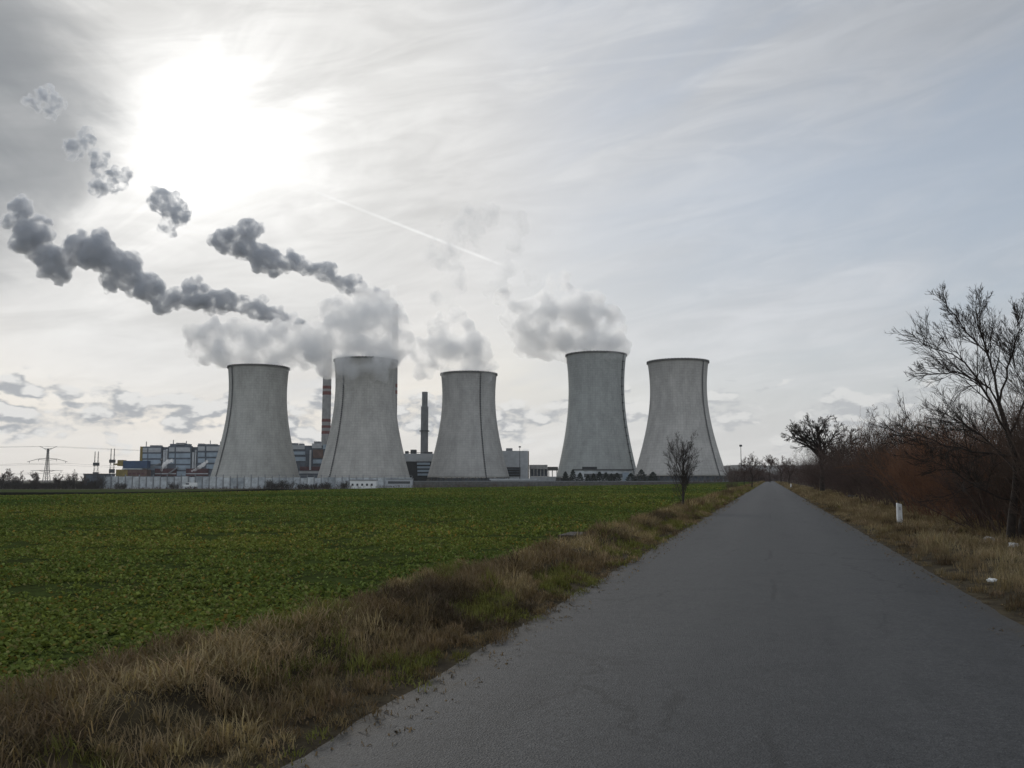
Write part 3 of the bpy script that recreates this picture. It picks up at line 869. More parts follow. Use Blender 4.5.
# trees further along the road
FT = 'bare trees far along the road'
round_tree('bare_tree', 770, 480, 430, 12, 8, 'slender dark tree where the road meets the horizon, right of the carriageway', M['bark'], M['twig_purple'], FT, .2, 9, 1.2, .22, (7, 6, 3), .05, 0)
round_tree('bare_tree', 781, 480, 330, 9.5, 8, 'bare tree right of the far end of the road, behind the farther white post', M['bark'], M['twig_purple'], FT, .2, 9, .7, .2, (7, 6, 3), .04, 0)
round_tree('bare_tree', 789, 480, 230, 6.2, 5, 'bare tree beside the farther white post', M['bark'], M['twig_purple'], FT, .2, 8, .7, .16, (7, 6, 3), .03, 0)
round_tree('bare_tree', 845, 480, 92, 6.4, 4.5, 'thin bare tree rising from the thicket to the right of the round-crowned tree', M['bark'], M['bark'], FT, .3, 8, .8, .10, (7, 6, 4), .012, 0)
round_tree('bare_tree', 874, 480, 66, 6.2, 3.6, 'thin pale-stemmed tree rising from the thicket above the dark stump', M['bark_grey'], M['bark_grey'], FT, .3, 8, 1.0, .08, (7, 6, 4), .009, 0)
round_tree('bare_tree', 905, 480, 48, 5.0, 2.6, 'thin bare sapling rising from the thicket just behind the nearer white post', M['bark_grey'], M['twig_brown'], FT, .3, 8, 1.1, .05, (7, 6, 4), .007, 0)
round_tree('bare_tree', 752, 488, 150, 5.6, 4.5, 'bushy bare tree on the left verge by the far end of the road', M['bark'], M['twig_purple'], FT, .12, 10, .7, .12, (8, 6, 4), .02, 0)
round_tree('bare_tree', 744, 487, 215, 5.4, 5, 'bushy bare tree beneath the tall lamp mast', M['bark'], M['twig_purple'], FT, .12, 9, .7, .12, (7, 6, 3), .028, 0)
round_tree('bare_tree', 758, 487, 260, 5.0, 4.5, 'farthest bushy bare tree left of the road', M['bark'], M['twig_purple'], FT, .12, 9, .7, .12, (7, 6, 3), .03, 0)
p = GP(732, 491)
o = bpy.data.objects.new('bare_shrub', PROTO['dense']); COL.objects.link(o); o.location = (p.x, p.y, 0); o.scale = (.42, .42, .55)
tag(o, 'small dark bush on the left verge between the young tree and the far trees', 'shrub')

# ------------------------------------------------------------------ small things by the road
def post(px, py, label):
    p = GP(px, py); root = empty('marker_post', (p.x, p.y, .03), label, 'post', 'white marker posts on the right verge')
    mb = MB(); x, y, z = p.x, p.y, .02
    w, dpt, h = .085, .05, .80
    for k in (0,):
        b = len(mb.v)
        mb.v += [(x - w, y - dpt, z), (x + w, y - dpt, z), (x + w, y + dpt, z), (x - w, y + dpt, z),
                 (x - w * .92, y - dpt, z + h), (x + w * .92, y - dpt, z + h - .05), (x + w * .92, y + dpt, z + h - .05), (x - w * .92, y + dpt, z + h)]
        mb.f += [tuple(b + i for i in q_) for q_ in ((3, 2, 1, 0), (4, 5, 6, 7), (0, 1, 5, 4), (1, 2, 6, 5), (2, 3, 7, 6), (3, 0, 4, 7))]
    o = mb.build('post_body', M['white'], root)
    bv = o.modifiers.new('bevel', 'BEVEL'); bv.width = .012; bv.segments = 2
    MB().box(x - .03, x + .03, y - dpt - .006, y - dpt + .002, z + h - .24, z + h - .13).build('reflector', pmat('grey_reflector', (.45, .45, .44), .4, .1, 20), root)
    return root
post(900, 528, 'nearer white marker post standing in the dry grass on the right verge')
post(791, 488.5, 'farther white marker post, small, beside the right edge of the road')

def lump(name, px, py, size, mat, label, cat, squash=.5, rough=.35, zoff=.0):
    p = GP(px, py)
    bm = bpy.data.meshes.new(name)
    import bmesh
    b = bmesh.new(); bmesh.ops.create_icosphere(b, subdivisions=3, radius=1)
    for v in b.verts:
        n_ = mnoise.fractal(v.co * 1.4 + Vector((px, py, 0)), .9, 2.1, 4)
        v.co = v.co * (1 + rough * n_); v.co.z *= squash; v.co *= size
    b.to_mesh(bm); b.free()
    o = link(name, bm, mat, None, (p.x, p.y, size * squash * .55 + zoff)); return tag(o, label, cat)
lump('tree_stump', 853, 501, .34, M['stump'], 'dark rotten stump lying in the grass of the right verge', 'stump', .7, .5, .08)
lump('litter', 992, 588, .06, M['paper'], 'crumpled white scrap of litter in the grass by the right edge', 'litter', .45, .6, .10)
lump('plastic_bag', 990, 546, .15, M['stone'], 'pale plastic bag caught below the tall right-edge tree', 'bag', .5, .6, .10)
lump('stone', 1014, 552, .11, M['stone'], 'pale stone beside the trunk of the right-edge tree', 'stone', .6, .4, .1)
def culvert():
    p = GP(588, 543); s, t = ts(p.x, p.y)
    t -= .25
    root = empty('culvert', (*st(s, t), .05), 'low concrete culvert slab with a dark mouth in the left verge', 'culvert')
    def bx(s0, s1, t0, t1, z0, z1):
        mb = MB(); k = len(mb.v)
        for z in (z0, z1):
            for (a, b) in ((s0, t0), (s1, t0), (s1, t1), (s0, t1)): mb.v.append((*st(s + a, t + b), z))
        mb.f += [(3, 2, 1, 0), (4, 5, 6, 7), (0, 1, 5, 4), (1, 2, 6, 5), (2, 3, 7, 6), (3, 0, 4, 7)]
        return mb
    bx(-.75, .75, -.35, .45, .15, .23).build('slab', M['stump'], root)
    bx(-.75, -.55, -.35, .40, -.1, .147).build('side_wall', M['concrete_dark'], root)
    bx(.55, .75, -.35, .40, -.1, .147).build('side_wall', M['concrete_dark'], root)
    bx(-.548, .548, -.34, -.2, -.1, .146).build('pipe_mouth', M['dark'], root)
culvert()

# ------------------------------------------------------------------ cooling towers
def hyper(z, rt, zt):            # z as a share of the height above the inlet
    return rt * math.sqrt(1 + (z - zt) ** 2 / zt ** 2 * (1 / rt ** 2 - 1))
TOW = []
def tower(cx, wpx, top, Y, phi, base, streak, label, seed, beads=0, rt0=.649, zt0=.78):
    zg = gz(PX(cx, 479, Y).x, Y)
    c = Vector((PX(cx, 476, Y).x, Y, zg))
    ztop = PX(cx, top, Y).z - zg
    inlet = 7.5
    Rb = wpx / 2 * Y / F
    H = ztop - inlet
    root = empty('cooling_tower', c, label, 'cooling tower', 'concrete cooling towers')
    prof = [(Rb * hyper(i / 60, rt0, zt0), inlet + H * i / 60) for i in range(61)]
    inner = [(r - (.9 if i > 4 else 1.4), z) for i, (r, z) in enumerate(prof)][::-1]
    mt = tower_mat('tower_concrete', base, streak, seed)
    MB().lathe(c, prof + inner, 128, True).build('shell', mt, root, True)
    rt = prof[-1][0]
    MB().lathe(c, [(rt + .9, ztop - 1.1), (rt + .9, ztop + .1), (rt - 1.6, ztop + .1), (rt - 1.6, ztop - 1.1)], 128, True).build('rim', M['concrete_dark'], root)
    rl = MB(); n = 120
    for k in range(n):
        a = 2 * pi * k / n; hh = .85 if k % 2 else .12
        for (rr, zz) in ((rt + .85, .1), (rt + .85, .1 + hh), (rt + .45, .1 + hh), (rt + .45, .1)):
            rl.v.append((c.x + rr * cos(a), c.y + rr * sin(a), c.z + ztop + zz))
    for k in range(n):
        k2 = (k + 1) % n
        for q in range(3): rl.f.append((k * 4 + q, k2 * 4 + q, k2 * 4 + q + 1, k * 4 + q + 1))
    rl.build('railing', M['steel'], root)
    # leaning columns of the air inlet, and the basin
    cb = MB(); n = 44
    for k in range(n):
        a0 = 2 * pi * k / n
        for dl in (-.5, .5):
            a1 = a0 + dl * 2 * pi / n
            cb.bar((c.x + (Rb + 1.2) * cos(a0), c.y + (Rb + 1.2) * sin(a0), c.z + .8), (c.x + (Rb - .6) * cos(a1), c.y + (Rb - .6) * sin(a1), c.z + inlet + .3), .6)
    cb.build('inlet_columns', M['concrete_dark'], root)
    MB().lathe(c, [(Rb - 3, .3), (Rb - 3, inlet - .2), (Rb - 4, inlet - .2), (Rb - 4, .3)], 96, True).build('fill_screen', M['grey_clad'], root)
    MB().lathe(c, [(Rb + 3.2, -.3), (Rb + 3.2, 1.3), (Rb + 2.4, 1.3), (Rb + 2.4, -.3)], 96, True).build('basin_wall', M['concrete_dark'], root)
    # caged ladder up the shell
    lad = MB(); a = -pi / 2 + R(phi)
    def on(i, off, sd=0.0):
        r, z = prof[i]; aa = a + sd / r
        return (c.x + (r + off) * cos(aa), c.y + (r + off) * sin(aa), c.z + z)
    for sd in (-.42, .42):
        for i in range(0, 60, 2): lad.bar(on(i, .55, sd), on(i + 2, .55, sd), .22)
    for i in range(0, 60, 2):
        lad.bar(on(i, .95), on(i + 2, .95), .34)
        lad.bar(on(i, .75, -.75), on(i, .75, .75), .30, .5)
        lad.bar(on(i + 1, .75, -.75), on(i + 1, .75, .75), .30, .5)
    lad.build('ladder', M['steel'], root)
    if beads:
        for i in range(4, 60, 60 // beads):
            pl = MB(); pl.bar(on(i, 1.0, -1.25), on(i, 1.0, 1.25), 1.3, 1.0)
            pl.build('ladder_platform', M['steel'], root)
    TOW.append((c, rt, ztop))
    return root
tower(255.6, 87, 368, 905, -42, (.45, .445, .415), .18, 'leftmost cooling tower, standing behind the pale panel fence beside the boiler house', 1.3)
tower(364, 91.7, 361, 860, -35.5, (.47, .455, .425), .20, 'cooling tower between two chimneys with steam spilling over its rim', 5.1)
tower(468.4, 82, 374.5, 960, 27, (.455, .445, .425), .16, 'shortest cooling tower, the middle one of the five, beside the plain grey chimney', 9.4)
tower(597.2, 81.6, 355.5, 975, 57, (.405, .42, .405), .08, 'smooth grey-green cooling tower behind the row of dark conifers', 13.2, 14, .684, .72)
tower(680.0, 91.2, 362.5, 868, 44, (.48, .465, .44), .22, 'rightmost cooling tower, pale and streaked with no steam above it', 17.7, 0, .618, .765)

# ------------------------------------------------------------------ chimneys
def chimney(cx, r_px, top, Y, bands, label, mat, ring=None, taperf=1.12, neck=None):
    x = PX(cx, 479, Y).x; zg = gz(x, Y); ztop = PX(cx, top, Y).z
    c = Vector((x, Y, zg)); H = ztop - zg; r = r_px * Y / F
    root = empty('chimney', c, label, 'chimney')
    rad = lambda z: r * (taperf + (1 - taperf) * z / H)
    prof = [(rad(H * i / 12), H * i / 12) for i in range(13)]
    if neck: prof = [(a, b) for a, b in prof if b < H * neck] + [(rad(H * neck), H * neck), (r * .78, H * neck + .3), (r * .78, H)]
    prof += [(prof[-1][0] - .6, H), (prof[-1][0] - .6, H - 4)]
    MB().lathe(c, prof, 40).build('shaft', mat, root, False)
    for (y0, y1) in bands:
        z1 = PX(cx, y0, Y).z - zg; z0 = PX(cx, y1, Y).z - zg
        MB().lathe(c, [(rad(z0) + .01, z0), (rad(z0) + .08, z0), (rad(z1) + .08, z1), (rad(z1) + .01, z1)], 40, True).build('red_band', M['red'], root)
    for yr in (ring or []):
        z0 = PX(cx, yr, Y).z - zg
        MB().lathe(c, [(rad(z0) + .05, z0), (rad(z0) + 1.5, z0), (rad(z0) + 1.5, z0 + 1.2), (rad(z0) + .05, z0 + 1.2)], 40, True).build('platform', M['steel'], root)
    return root
chimney(325, 4.1, 337, 1080, [(386, 389), (391.5, 395), (419, 422), (425.5, 428), (431, 434), (341, 347), (352, 357)], 'grey chimney with red bands between the two leftmost cooling towers', M['chim'])
chimney(393, 3.0, 304, 1090, [(384, 387.5), (390.5, 394), (306, 311), (316, 321)], 'tall chimney with red bands half hidden behind the second tower', M['chim'], [425])
chimney(424, 3.7, 392, 1060, [], 'plain grey steel chimney with a narrow top left of the middle tower', M['chim_steel'], [431.5], 1.03, .84)

# ------------------------------------------------------------------ buildings of the plant
def at(px, Y): 
    x = PX(px, 479, Y).x
    return (x, Y, gz(x, Y))
def zpx(py, Y): return PX(512, py, Y).z
def boiler_house():
    Y = 1010
    root = empty('boiler_house', at(181, Y), 'long boiler house of stacked pale panels with dark gaps, left of the leftmost tower', 'building')
    MB().px(141, 226, 447, 488, Y + 3, 50).build('body', M['grey_clad'], root)
    for (l, r, t) in ((142, 161, 446.5), (168.5, 190.5, 446), (197.5, 224, 445)):
        MB().px(l, r, t, 477, Y - 1, 4).build('block', M['grey_clad'], root)
        wd = r - l
        for (a, b) in ((l + .6, l + wd * .27), (l + wd * .34, r - .4)):
            for k in range(4 if t > 446.2 or l > 190 else 5):
                t0 = t + 1.4 + k * 6.0
                if a < l + 1 and k > 2: continue
                MB().px(a, b, t0, t0 + 4.3, Y - 1.6, .55).build('panel', M['blue_clad'] if k else M['light_clad'], root)
    MB().px(140.2, 142, 446.5, 461, Y - 2, 6).build('stair_tower', M['yellow'], root)
    MB().px(170, 188, 443.8, 446.0, Y + 8, 12).build('roof_plant', M['grey_clad'], root)
    for (l, r, t) in ((198, 203, 443.5), (205, 216, 444), (150, 160, 445.2), (176, 184, 442.8)):
        MB().px(l, r, t, t + 2.0, Y + 6, 8).build('roof_unit', M['galv'], root)
    for (l, r, t, b) in ((163.2, 164.6, 450, 476), (166, 166.8, 449, 470), (192.2, 193.4, 452, 476), (195, 195.8, 450, 468)):
        MB().px(l, r, t, b, Y - .6, 1.2).build('duct', M['light_clad'], root)
    for (x0, y0, x1, y1) in ((142, 470, 160, 463.5), (168, 474, 178, 467)):
        MB().bar(PX(x0, y0, Y - 4), PX(x1, y1, Y - 4), 1.3).build('inclined_pipe', M['galv'], root)
    for (l, t) in ((146, 441.5), (173, 440), (186, 441), (210, 440.5), (220, 441.5)):
        MB().px(l, l + .45, t, 447, Y + 9, .6).build('vent_stack', M['galv'], root)
    for (l, r) in ((155, 176), (186, 208)):
        MB().px(l, r, 468.5, 476, Y - 3.2, 1.5).build('lower_wall', M['red_clad'], root)
        MB().px(l, r, 473.2, 474.2, Y - 3.6, .35).build('pipe_rack', M['light_clad'], root)
    return root
boiler_house()
def conveyor():
    Y = 985
    root = empty('conveyor_hall', at(131, Y), 'blue conveyor gallery with a yellow end over a brown building', 'building')
    MB().px(123, 147, 460.8, 468.2, Y, 9).build('gallery', M['blue_roof'], root)
    m = MB(); m.px(117.5, 122.8, 460, 466, Y - .5, 9); m.px(113.8, 117.4, 463.4, 465.0, Y, 6); m.build('yellow_head', M['yellow'], root)
    MB().px(122, 142, 468.3, 469.4, Y - 1, 10).build('walkway', M['light_clad'], root)
    MB().px(116, 126.8, 469.5, 487, Y - .5, 12).build('end_wall', M['yellow'], root)
    MB().px(127, 146, 469.5, 487, Y, 12).build('lower_building', M['brown_clad'], root)
    m = MB()
    for k in range(4): m.px(128 + k * 4.4, 131 + k * 4.4, 472.6, 474.6, Y - .4, .35)
    m.build('window_strip', M['red_clad'], root)
conveyor()
def turbine_hall():
    Y = 1020
    root = empty('turbine_hall', at(310, Y), 'dark building with pale panels and brown louvres between the two leftmost towers', 'building')
    MB().px(288, 333, 445.5, 487, Y + 2, 40).build('body', M['grey_clad'], root)
    for (l, r, t, b, m) in ((290.5, 304.5, 445.2, 449.2, 'light_clad'), (291.5, 305, 451.5, 454.8, 'blue_clad'), (292.5, 305.5, 457, 461, 'blue_clad'), (293, 305.5, 463, 466.5, 'grey_clad'),
                           (312, 321.5, 443.5, 448.2, 'light_clad'), (313, 323, 449.5, 458, 'brown_clad'), (313, 322.5, 459.5, 463.5, 'blue_clad'), (300, 322, 466.5, 470.5, 'red_clad'), (299, 320, 471, 473.5, 'light_clad'), (323, 330, 444.5, 449, 'blue_clad')):
        MB().px(l, r, t, b, Y + .8, 1.1).build('panel', M[m], root)
    for (l, r, t) in ((291, 297, 443), (299, 303, 443.5), (314, 320, 441.4)):
        MB().px(l, r, t, t + 2, Y + 6, 8).build('roof_unit', M['galv'], root)
    MB().px(309.6, 310.8, 450, 470, Y - 1, 2).build('duct', M['light_clad'], root)
turbine_hall()
def dark_block():
    Y = 1000
    root = empty('switchgear_building', at(419, Y), 'dark building with a pale top band and louvres under the plain grey chimney', 'building')
    MB().px(398, 438, 453.6, 461.4, Y, 30).build('upper_wall', M['light_clad'], root)
    MB().px(398, 438, 461.6, 487, Y + 1, 28).build('lower_wall', M['dark'], root)
    for k in range(4):
        MB().px(417 + k * .2, 430, 462.6 + k * 3.6, 464.8 + k * 3.6, Y + .3, .6).build('louvre', M['blue_clad'], root)
    for (l, r, t) in ((405, 408, 451), (410.5, 416, 449.6), (424, 432, 451.8)):
        MB().px(l, r, t, 453.5, Y + 5, 8).build('roof_unit', M['steel'], root)
    MB().px(407, 431, 452.3, 452.8, Y + 2, .4).build('handrail', M['steel'], root)
dark_block()
def grey_hall():
    Y = 1005
    root = empty('pump_hall', at(516, Y), 'plain grey hall with a dark opening to the right of the middle tower', 'building')
    MB().px(497, 528, 450.8, 487, Y, 34).build('body', M['light_clad'], root)
    MB().px(506, 520.5, 467.2, 476.4, Y - .5, .46).build('opening', M['dark'], root)
    m = MB()
    for k in range(3): m.px(506.4, 520, 468.8 + k * 2.6, 469.4 + k * 2.6, Y - .9, .35)
    m.build('louvre', M['grey_clad'], root)
    MB().px(506, 512.5, 448.2, 450.7, Y + 4, 10).build('roof_unit', M['galv'], root)
    MB().px(528.3, 529, 451, 487, Y + 2, 20).build('side_wall', M['concrete_dark'], root)
grey_hall()
def gantry_block():
    Y = 1015
    root = empty('concrete_frame', at(542, Y), 'low concrete frame building with open bays between the grey hall and the conifers', 'building')
    MB().px(529.5, 547.5, 464.8, 469, Y, 16).build('roof', M['concrete'], root)
    m = MB()
    for k in range(6): m.px(530 + k * 3.4, 531 + k * 3.4, 469.05, 487, Y + .5, 2)
    m.build('column', M['concrete'], root)
    MB().px(529.5, 547.5, 469.1, 476.5, Y + 6, 2).build('back_wall', M['grey_clad'], root)
    MB().px(548, 558, 466.8, 470.5, Y + 1, 14).build('canopy', M['concrete_dark'], root)
    m = MB()
    for k in (548.5, 552, 556.5): m.px(k, k + .8, 470.6, 487, Y + 2, 1.5)
    m.build('canopy_column', M['concrete_dark'], root)
    MB().px(529.5, 560, 476.6, 487, Y - 1, 3).build('plinth', M['light_clad'], root)
gantry_block()
def low_hall():
    Y = 880
    root = empty('low_shed', at(510, Y), 'long low white shed in front of the grey hall', 'building')
    MB().px(491, 536, 480.2, 487.5, Y, 12).build('body', M['white_panel'], root)
    mb = MB(); A, B = PX(489.5, 478.6, Y), PX(537, 480.2, Y)
    mb.box(A.x, B.x, Y - 1, Y + 13, B.z + .02, A.z); mb.build('roof', M['light_clad'], root)
low_hall()
def gatehouse():
    Y = 905
    root = empty('low_hall', at(602, Y), 'low white hall with a dark roof box behind the dark conifers', 'building')
    MB().px(574, 632, 470.4, 488, Y, 9).build('body', M['white_panel'], root)
    MB().px(573, 633, 469.2, 470.3, Y - 1, 11).build('roof_edge', M['steel'], root)
    MB().px(582.5, 597, 466.8, 469.1, Y + 1, 6).build('roof_box', M['dark'], root)
    MB().px(584, 623, 473.6, 477.5, Y - .4, .35).build('window_strip', M['glass'], root)
    MB().px(622.5, 629, 472.5, 488, Y - .5, .4).build('wall_panel', M['blue_clad'], root)
gatehouse()
def office(l, r, t, label, Y, mat, windows=True):
    root = empty('site_hut', at((l + r) / 2, Y), label, 'hut', None)
    MB().px(l, r, t, 488.5, Y, 8).build('wall', mat, root)
    MB().px(l - .5, r + .5, t - .9, t - .02, Y - .5, 9).build('roof', M['galv'], root)
    n = int((r - l) / 5)
    for k in range(n if windows else 0):
        a = l + 1.6 + k * (r - l - 2) / n
        MB().px(a, a + 1.9, t + 3.0, t + 5.2, Y - .3, .26).build('window', M['glass'], root)
    return root
office(350, 376, 480.6, 'small white hut with square windows in front of the panel fence', 690, M['white'])
h2 = office(386, 412, 479.4, 'flat pale hut with one window strip at the right end of the panel fence', 700, M['light_clad'], False)
MB().px(388, 410, 481.2, 483.6, 699.7, .25).build('window_strip', M['glass'], h2)

def panel_fence():
    Y = 720
    root = empty('panel_fence', at(258, Y), 'long pale panel fence with thin posts in front of the two leftmost towers', 'fence')
    edges = np.linspace(104, 412, 45)
    tones = [pmat('fence_panel', c, .65, .35, .25) for c in ((.46, .49, .51), (.40, .43, .45), (.52, .55, .56), (.33, .36, .38))]
    for i in range(44):
        tt = (477.6 if edges[i] > 210 else 476.6) + rng.choice([0, 0, 0, .35, -.3])
        MB().px(edges[i] + .06, edges[i + 1] - .06, tt, 488.5, Y, .4).build('panel', tones[rng.choice(4, p=[.4, .27, .23, .1])], root)
    for i in range(45):
        MB().px(edges[i] - .14, edges[i] + .14, 474.6 if i % 2 else 476.0, 488.5, Y - .6, .55).build('post', M['galv'], root)
    MB().px(210, 412, 475.2, 475.45, Y - .3, .2).build('top_wire', M['galv'], root)
panel_fence()
def low_wall():
    Y = 700
    root = empty('boundary_wall', at(580, Y), 'low dark boundary wall running along the far edge of the field', 'wall')
    l, r = 414, 742
    MB().px(l, r, 481.6, 487.5, Y, .5).build('wall', M['concrete_dark'], root)
    MB().px(l, r, 481.0, 481.58, Y - .15, .8).build('coping', M['galv'], root)
low_wall()

# vegetation at the foot of the walls
def strip(name, n, l, r, Y0, Y1, H, r0, mat, kids=(6, 3)):
    px = rng.uniform(l, r, n); Y = rng.uniform(Y0, Y1, n)
    x = (px - 512) / F * Y
    h = np.array([.55 + .75 * abs(mnoise.noise((a * .09, 1, 7))) * 1.6 for a in px])
    st_ = np.stack([x, Y, ground_z(x, Y)], -1); L = H * h * rng.uniform(.6, 1.1, n)
    P0 = grow(st_, np.stack([rng.normal(0, .3, n), rng.normal(0, .3, n), np.ones(n)], -1), L, 5, .12, (0, 0, .02)); R0 = taper(np.full(n, r0), np.full(n, r0 * .3), 5)
    a, dd, rr, LL = sprout(P0, R0, kids[0], .1, .97, (.4, 1.1), (.3, .6), L)
    P1 = grow(a, dd, LL, 4, .15, (0, 0, .03)); R1 = taper(rr * .7, np.full(len(rr), r0 * .25), 4)
    a, dd, rr, L2 = sprout(P1, R1, kids[1], .1, .97, (.4, 1.1), (.3, .6), LL)
    P2 = grow(a, dd, L2, 3, .15, (0, 0, .03)); R2 = taper(rr * .7, np.full(len(rr), r0 * .22), 3)
    tag(link(name, tubes_mesh(name, [(P0, R0), (P1, R1), (P2, R2)]), mat), kind='stuff')
strip('hedgerow', 950, -60, 106, 690, 714, 8.6, .17, M['bark'], (7, 4))
strip('weeds', 520, 414, 742, 655, 690, 3.2, .12, M['brown_weeds'] if 'brown_weeds' in M else M['twig_purple'], (4, 2))
strip('weeds', 420, 104, 414, 680, 700, 2.8, .11, M['twig_purple'], (5, 2))
for a_, b_, n_ in ((266, 293, 150), (300, 332, 190), (118, 128, 50), (172, 181, 40), (341, 349, 40)): strip('scrub', n_, a_, b_, 690, 705, 7.0, .13, M['bark'], (6, 3))
strip('woodland', 160, 760, 790, 640, 700, 9, .16, M['twig_purple'], (7, 4))
strip('woodland', 420, 728, 768, 520, 660, 11, .16, M['twig_purple'], (7, 4))
TL = 'bare trees in the hedgerow left of the plant'
for px, h, w, lab in ((1, 12, 8, 'bare tree cut by the left edge of the photo'), (9.5, 15.5, 9, 'tallest bare tree in the hedgerow left of the pylon'),
                      (20.5, 14, 6, 'slim bare tree midway between the left edge and the pylon'), (34, 12.5, 9, 'broad bare tree just left of the pylon'),
                      (58, 11, 8, 'low bare tree just right of the pylon'), (73, 14, 8, 'bare tree between the pylon and the lattice masts'), (84, 11, 6, 'slim bare tree just left of the lattice masts')):
    round_tree('hedge_tree', px, 480, 705, h, w, lab, M['bark'], M['twig_purple'], TL, .2, 12, .8, .28, (9, 7, 4), .06)

# low bank coloured near black at the far edge of the field
def bank():
    Y = 250
    xa, xb = (-60 - 512) / F * Y, (322 - 512) / F * Y
    X = np.linspace(xa, xb, 140); V = []
    for x in X:
        g = gz(x, Y); e = min(1, (xb - x) / 12)
        h = (.85 + .2 * mnoise.noise((x * .05, 0, 0))) * e + .02
        for (dy, f) in ((-1.2, 0), (-.35, .92), (.5, 1.0), (3.0, 0)): V.append((x, Y + dy, g + h * f + .015))
    i = np.arange(139)[:, None] * 4 + np.arange(3)[None, :]
    Q = np.stack([i, i + 4, i + 5, i + 1], -1).reshape(-1, 4)
    tag(link('bank', np_mesh('bank', V, Q[:, ::-1], smooth=True), pmat('near_black_bank', (.018, .018, .012), 1, .4, .8, spec=.02)), kind='structure')
bank()

# conifers
def conifer(px, Y, H, wr, label):
    x, y, z = at(px, Y)
    root = empty('conifer', (x, y, z), label, 'conifer', 'dark conifers in front of the low white hall')
    MB().tube([(x, y, z - .1), (x, y, z + H * .95)], [.22, .04], 6).build('trunk', M['bark'], root)
    wr *= 1.75; n = 2000
    u = rng.random(n) ** .8; hh = H * (.04 + .96 * u)
    rmax = wr * (1 - u) ** .68 * (1 + .25 * np.sin(u * 40)) + .12
    a = rng.uniform(0, 2 * pi, n); rr = rmax * np.sqrt(rng.uniform(.25, 1, n))
    c = np.stack([rr * np.cos(a), rr * np.sin(a), hh], -1)
    d_ = np.stack([np.cos(a), np.sin(a), rng.normal(-.25, .25, n)], -1); sz = rng.uniform(.35, .8, n)[:, None]
    sd = np.stack([-np.sin(a), np.cos(a), rng.normal(0, .3, n)], -1) * sz * .45
    V = np.stack([c - d_ * sz * .6, c + sd, c + d_ * sz, c - sd], 1).reshape(-1, 3)
    Q = np.arange(n)[:, None] * 4 + np.arange(4)[None, :]
    link('crown', np_mesh('crown', V, Q), M['needles'], root)
for px, hp, w, lab in ((565.5, 16, 2.6, 'slim dark conifer at the left end of the row, standing apart'), (573, 18, 2.6, 'tall conifer at the left corner of the low white hall'),
                   (580, 15, 2.8, 'dark conifer right beside the tall one at the corner of the white hall'), (588, 12.5, 2.4, 'shorter conifer under the dark roof box'),
                   (593.5, 14, 2.6, 'conifer under the right end of the dark roof box'), (599.5, 16, 2.9, 'taller conifer in the middle of the white hall'),
                   (606, 15, 2.8, 'conifer just right of the middle of the white hall'), (611.5, 14, 2.8, 'bushy conifer left of the blue wall panel'), (617, 14.5, 3.4, 'broad conifer next to the blue wall panel'),
                   (631, 14, 3.8, 'broad conifer at the right corner of the low white hall'), (641.5, 17.5, 4.2, 'tall broad conifer between the two rightmost towers'),
                   (653, 14.5, 4.0, 'rounded conifer at the right end of the row, before the rightmost tower')):
    Y = 745 + rng.uniform(-12, 12)
    conifer(px, Y, hp * Y / F * .92, w, lab)

# ------------------------------------------------------------------ pylon, masts, wires
def pylon():
    Y = 820
    x, y, z = at(46.5, Y)
    root = empty('pylon', (x, y, z), 'lattice power pylon with curved crossarms above the hedgerow', 'pylon')
    k = Y / F; H = lambda py: PX(46.5, py, Y).z
    m = MB(); ztop = H(448.5); zb = z
    lv = np.linspace(zb, ztop, 11)
    wd = lambda zz: .55 + 2.4 * (1 - (zz - zb) / (ztop - zb)) ** 1.6
    for i in range(10):
        a, b = wd(lv[i]), wd(lv[i + 1])
        for (sx, sy) in ((-1, -1), (1, -1), (1, 1), (-1, 1)):
            m.bar((x + sx * a, y + sy * a, lv[i]), (x + sx * b, y + sy * b, lv[i + 1]), .34)
        for sy in (-1, 1):
            m.bar((x - a, y + sy * a, lv[i]), (x + b, y + sy * b, lv[i + 1]), .2); m.bar((x + a, y + sy * a, lv[i]), (x - b, y + sy * b, lv[i + 1]), .2)
    m.build('mast', M['steel'], root)
    def arm(name, ya, yt, half, thick):
        mm = MB()
        for sd in (-1, 1):
            p0, p1, p2 = (x, y, H(ya)), (x + sd * half * .5 * k, y, H(ya * .75 + yt * .25)), (x + sd * half * k, y, H(yt))
            mm.bar(p0, p1, thick); mm.bar(p1, p2, thick * .8)
            q = (x, y, H(ya) - 2.0); mm.bar(q, p1, thick * .6)
        mm.build(name, M['steel'], root)
    arm('earth_wire_horn', 449, 446.4, 8.5, .4)
    arm('crossarm', 458.2, 461.8, 20, .42)
    arm('crossarm', 470.4, 470.8, 16, .42)
    ins = MB()
    for sd, yy in ((-18, 461.4), (18, 461.4), (-9, 459.4), (9, 459.4), (-14, 470.9), (14, 470.9)):
        ins.bar((x + sd * k, y, H(yy)), (x + sd * k, y, H(yy + 1.9)), .22)
    ins.build('insulators', M['glass'], root)
    wires = [(-18, 463.3, 'outer left upper'), (18, 463.3, 'outer right upper'), (-14, 472.8, 'left lower'), (14, 472.8, 'right lower'), (-8.5, 446.4, 'left top'), (8.5, 446.4, 'right top')]
    for sd, yy, nm_ in wires:
        a = Vector((x + sd * k, y, H(yy)))
        pts = []
        for i in range(-14, 15):
            u = i / 14
            px_ = a + Vector((u * 210, u * 120, 0)); sag = 6.5 * (1 - (1 - abs(u)) ** 2) 
            pts.append((px_.x, px_.y, a.z - sag * (1.0 if yy > 450 else .7)))
        o = MB().tube(pts, .06, 4).build('power_cable', M['steel'])
        tag(o, f'thin power cable hung from the {nm_} arm of the pylon', 'cable', 'cables of the pylon')
pylon()
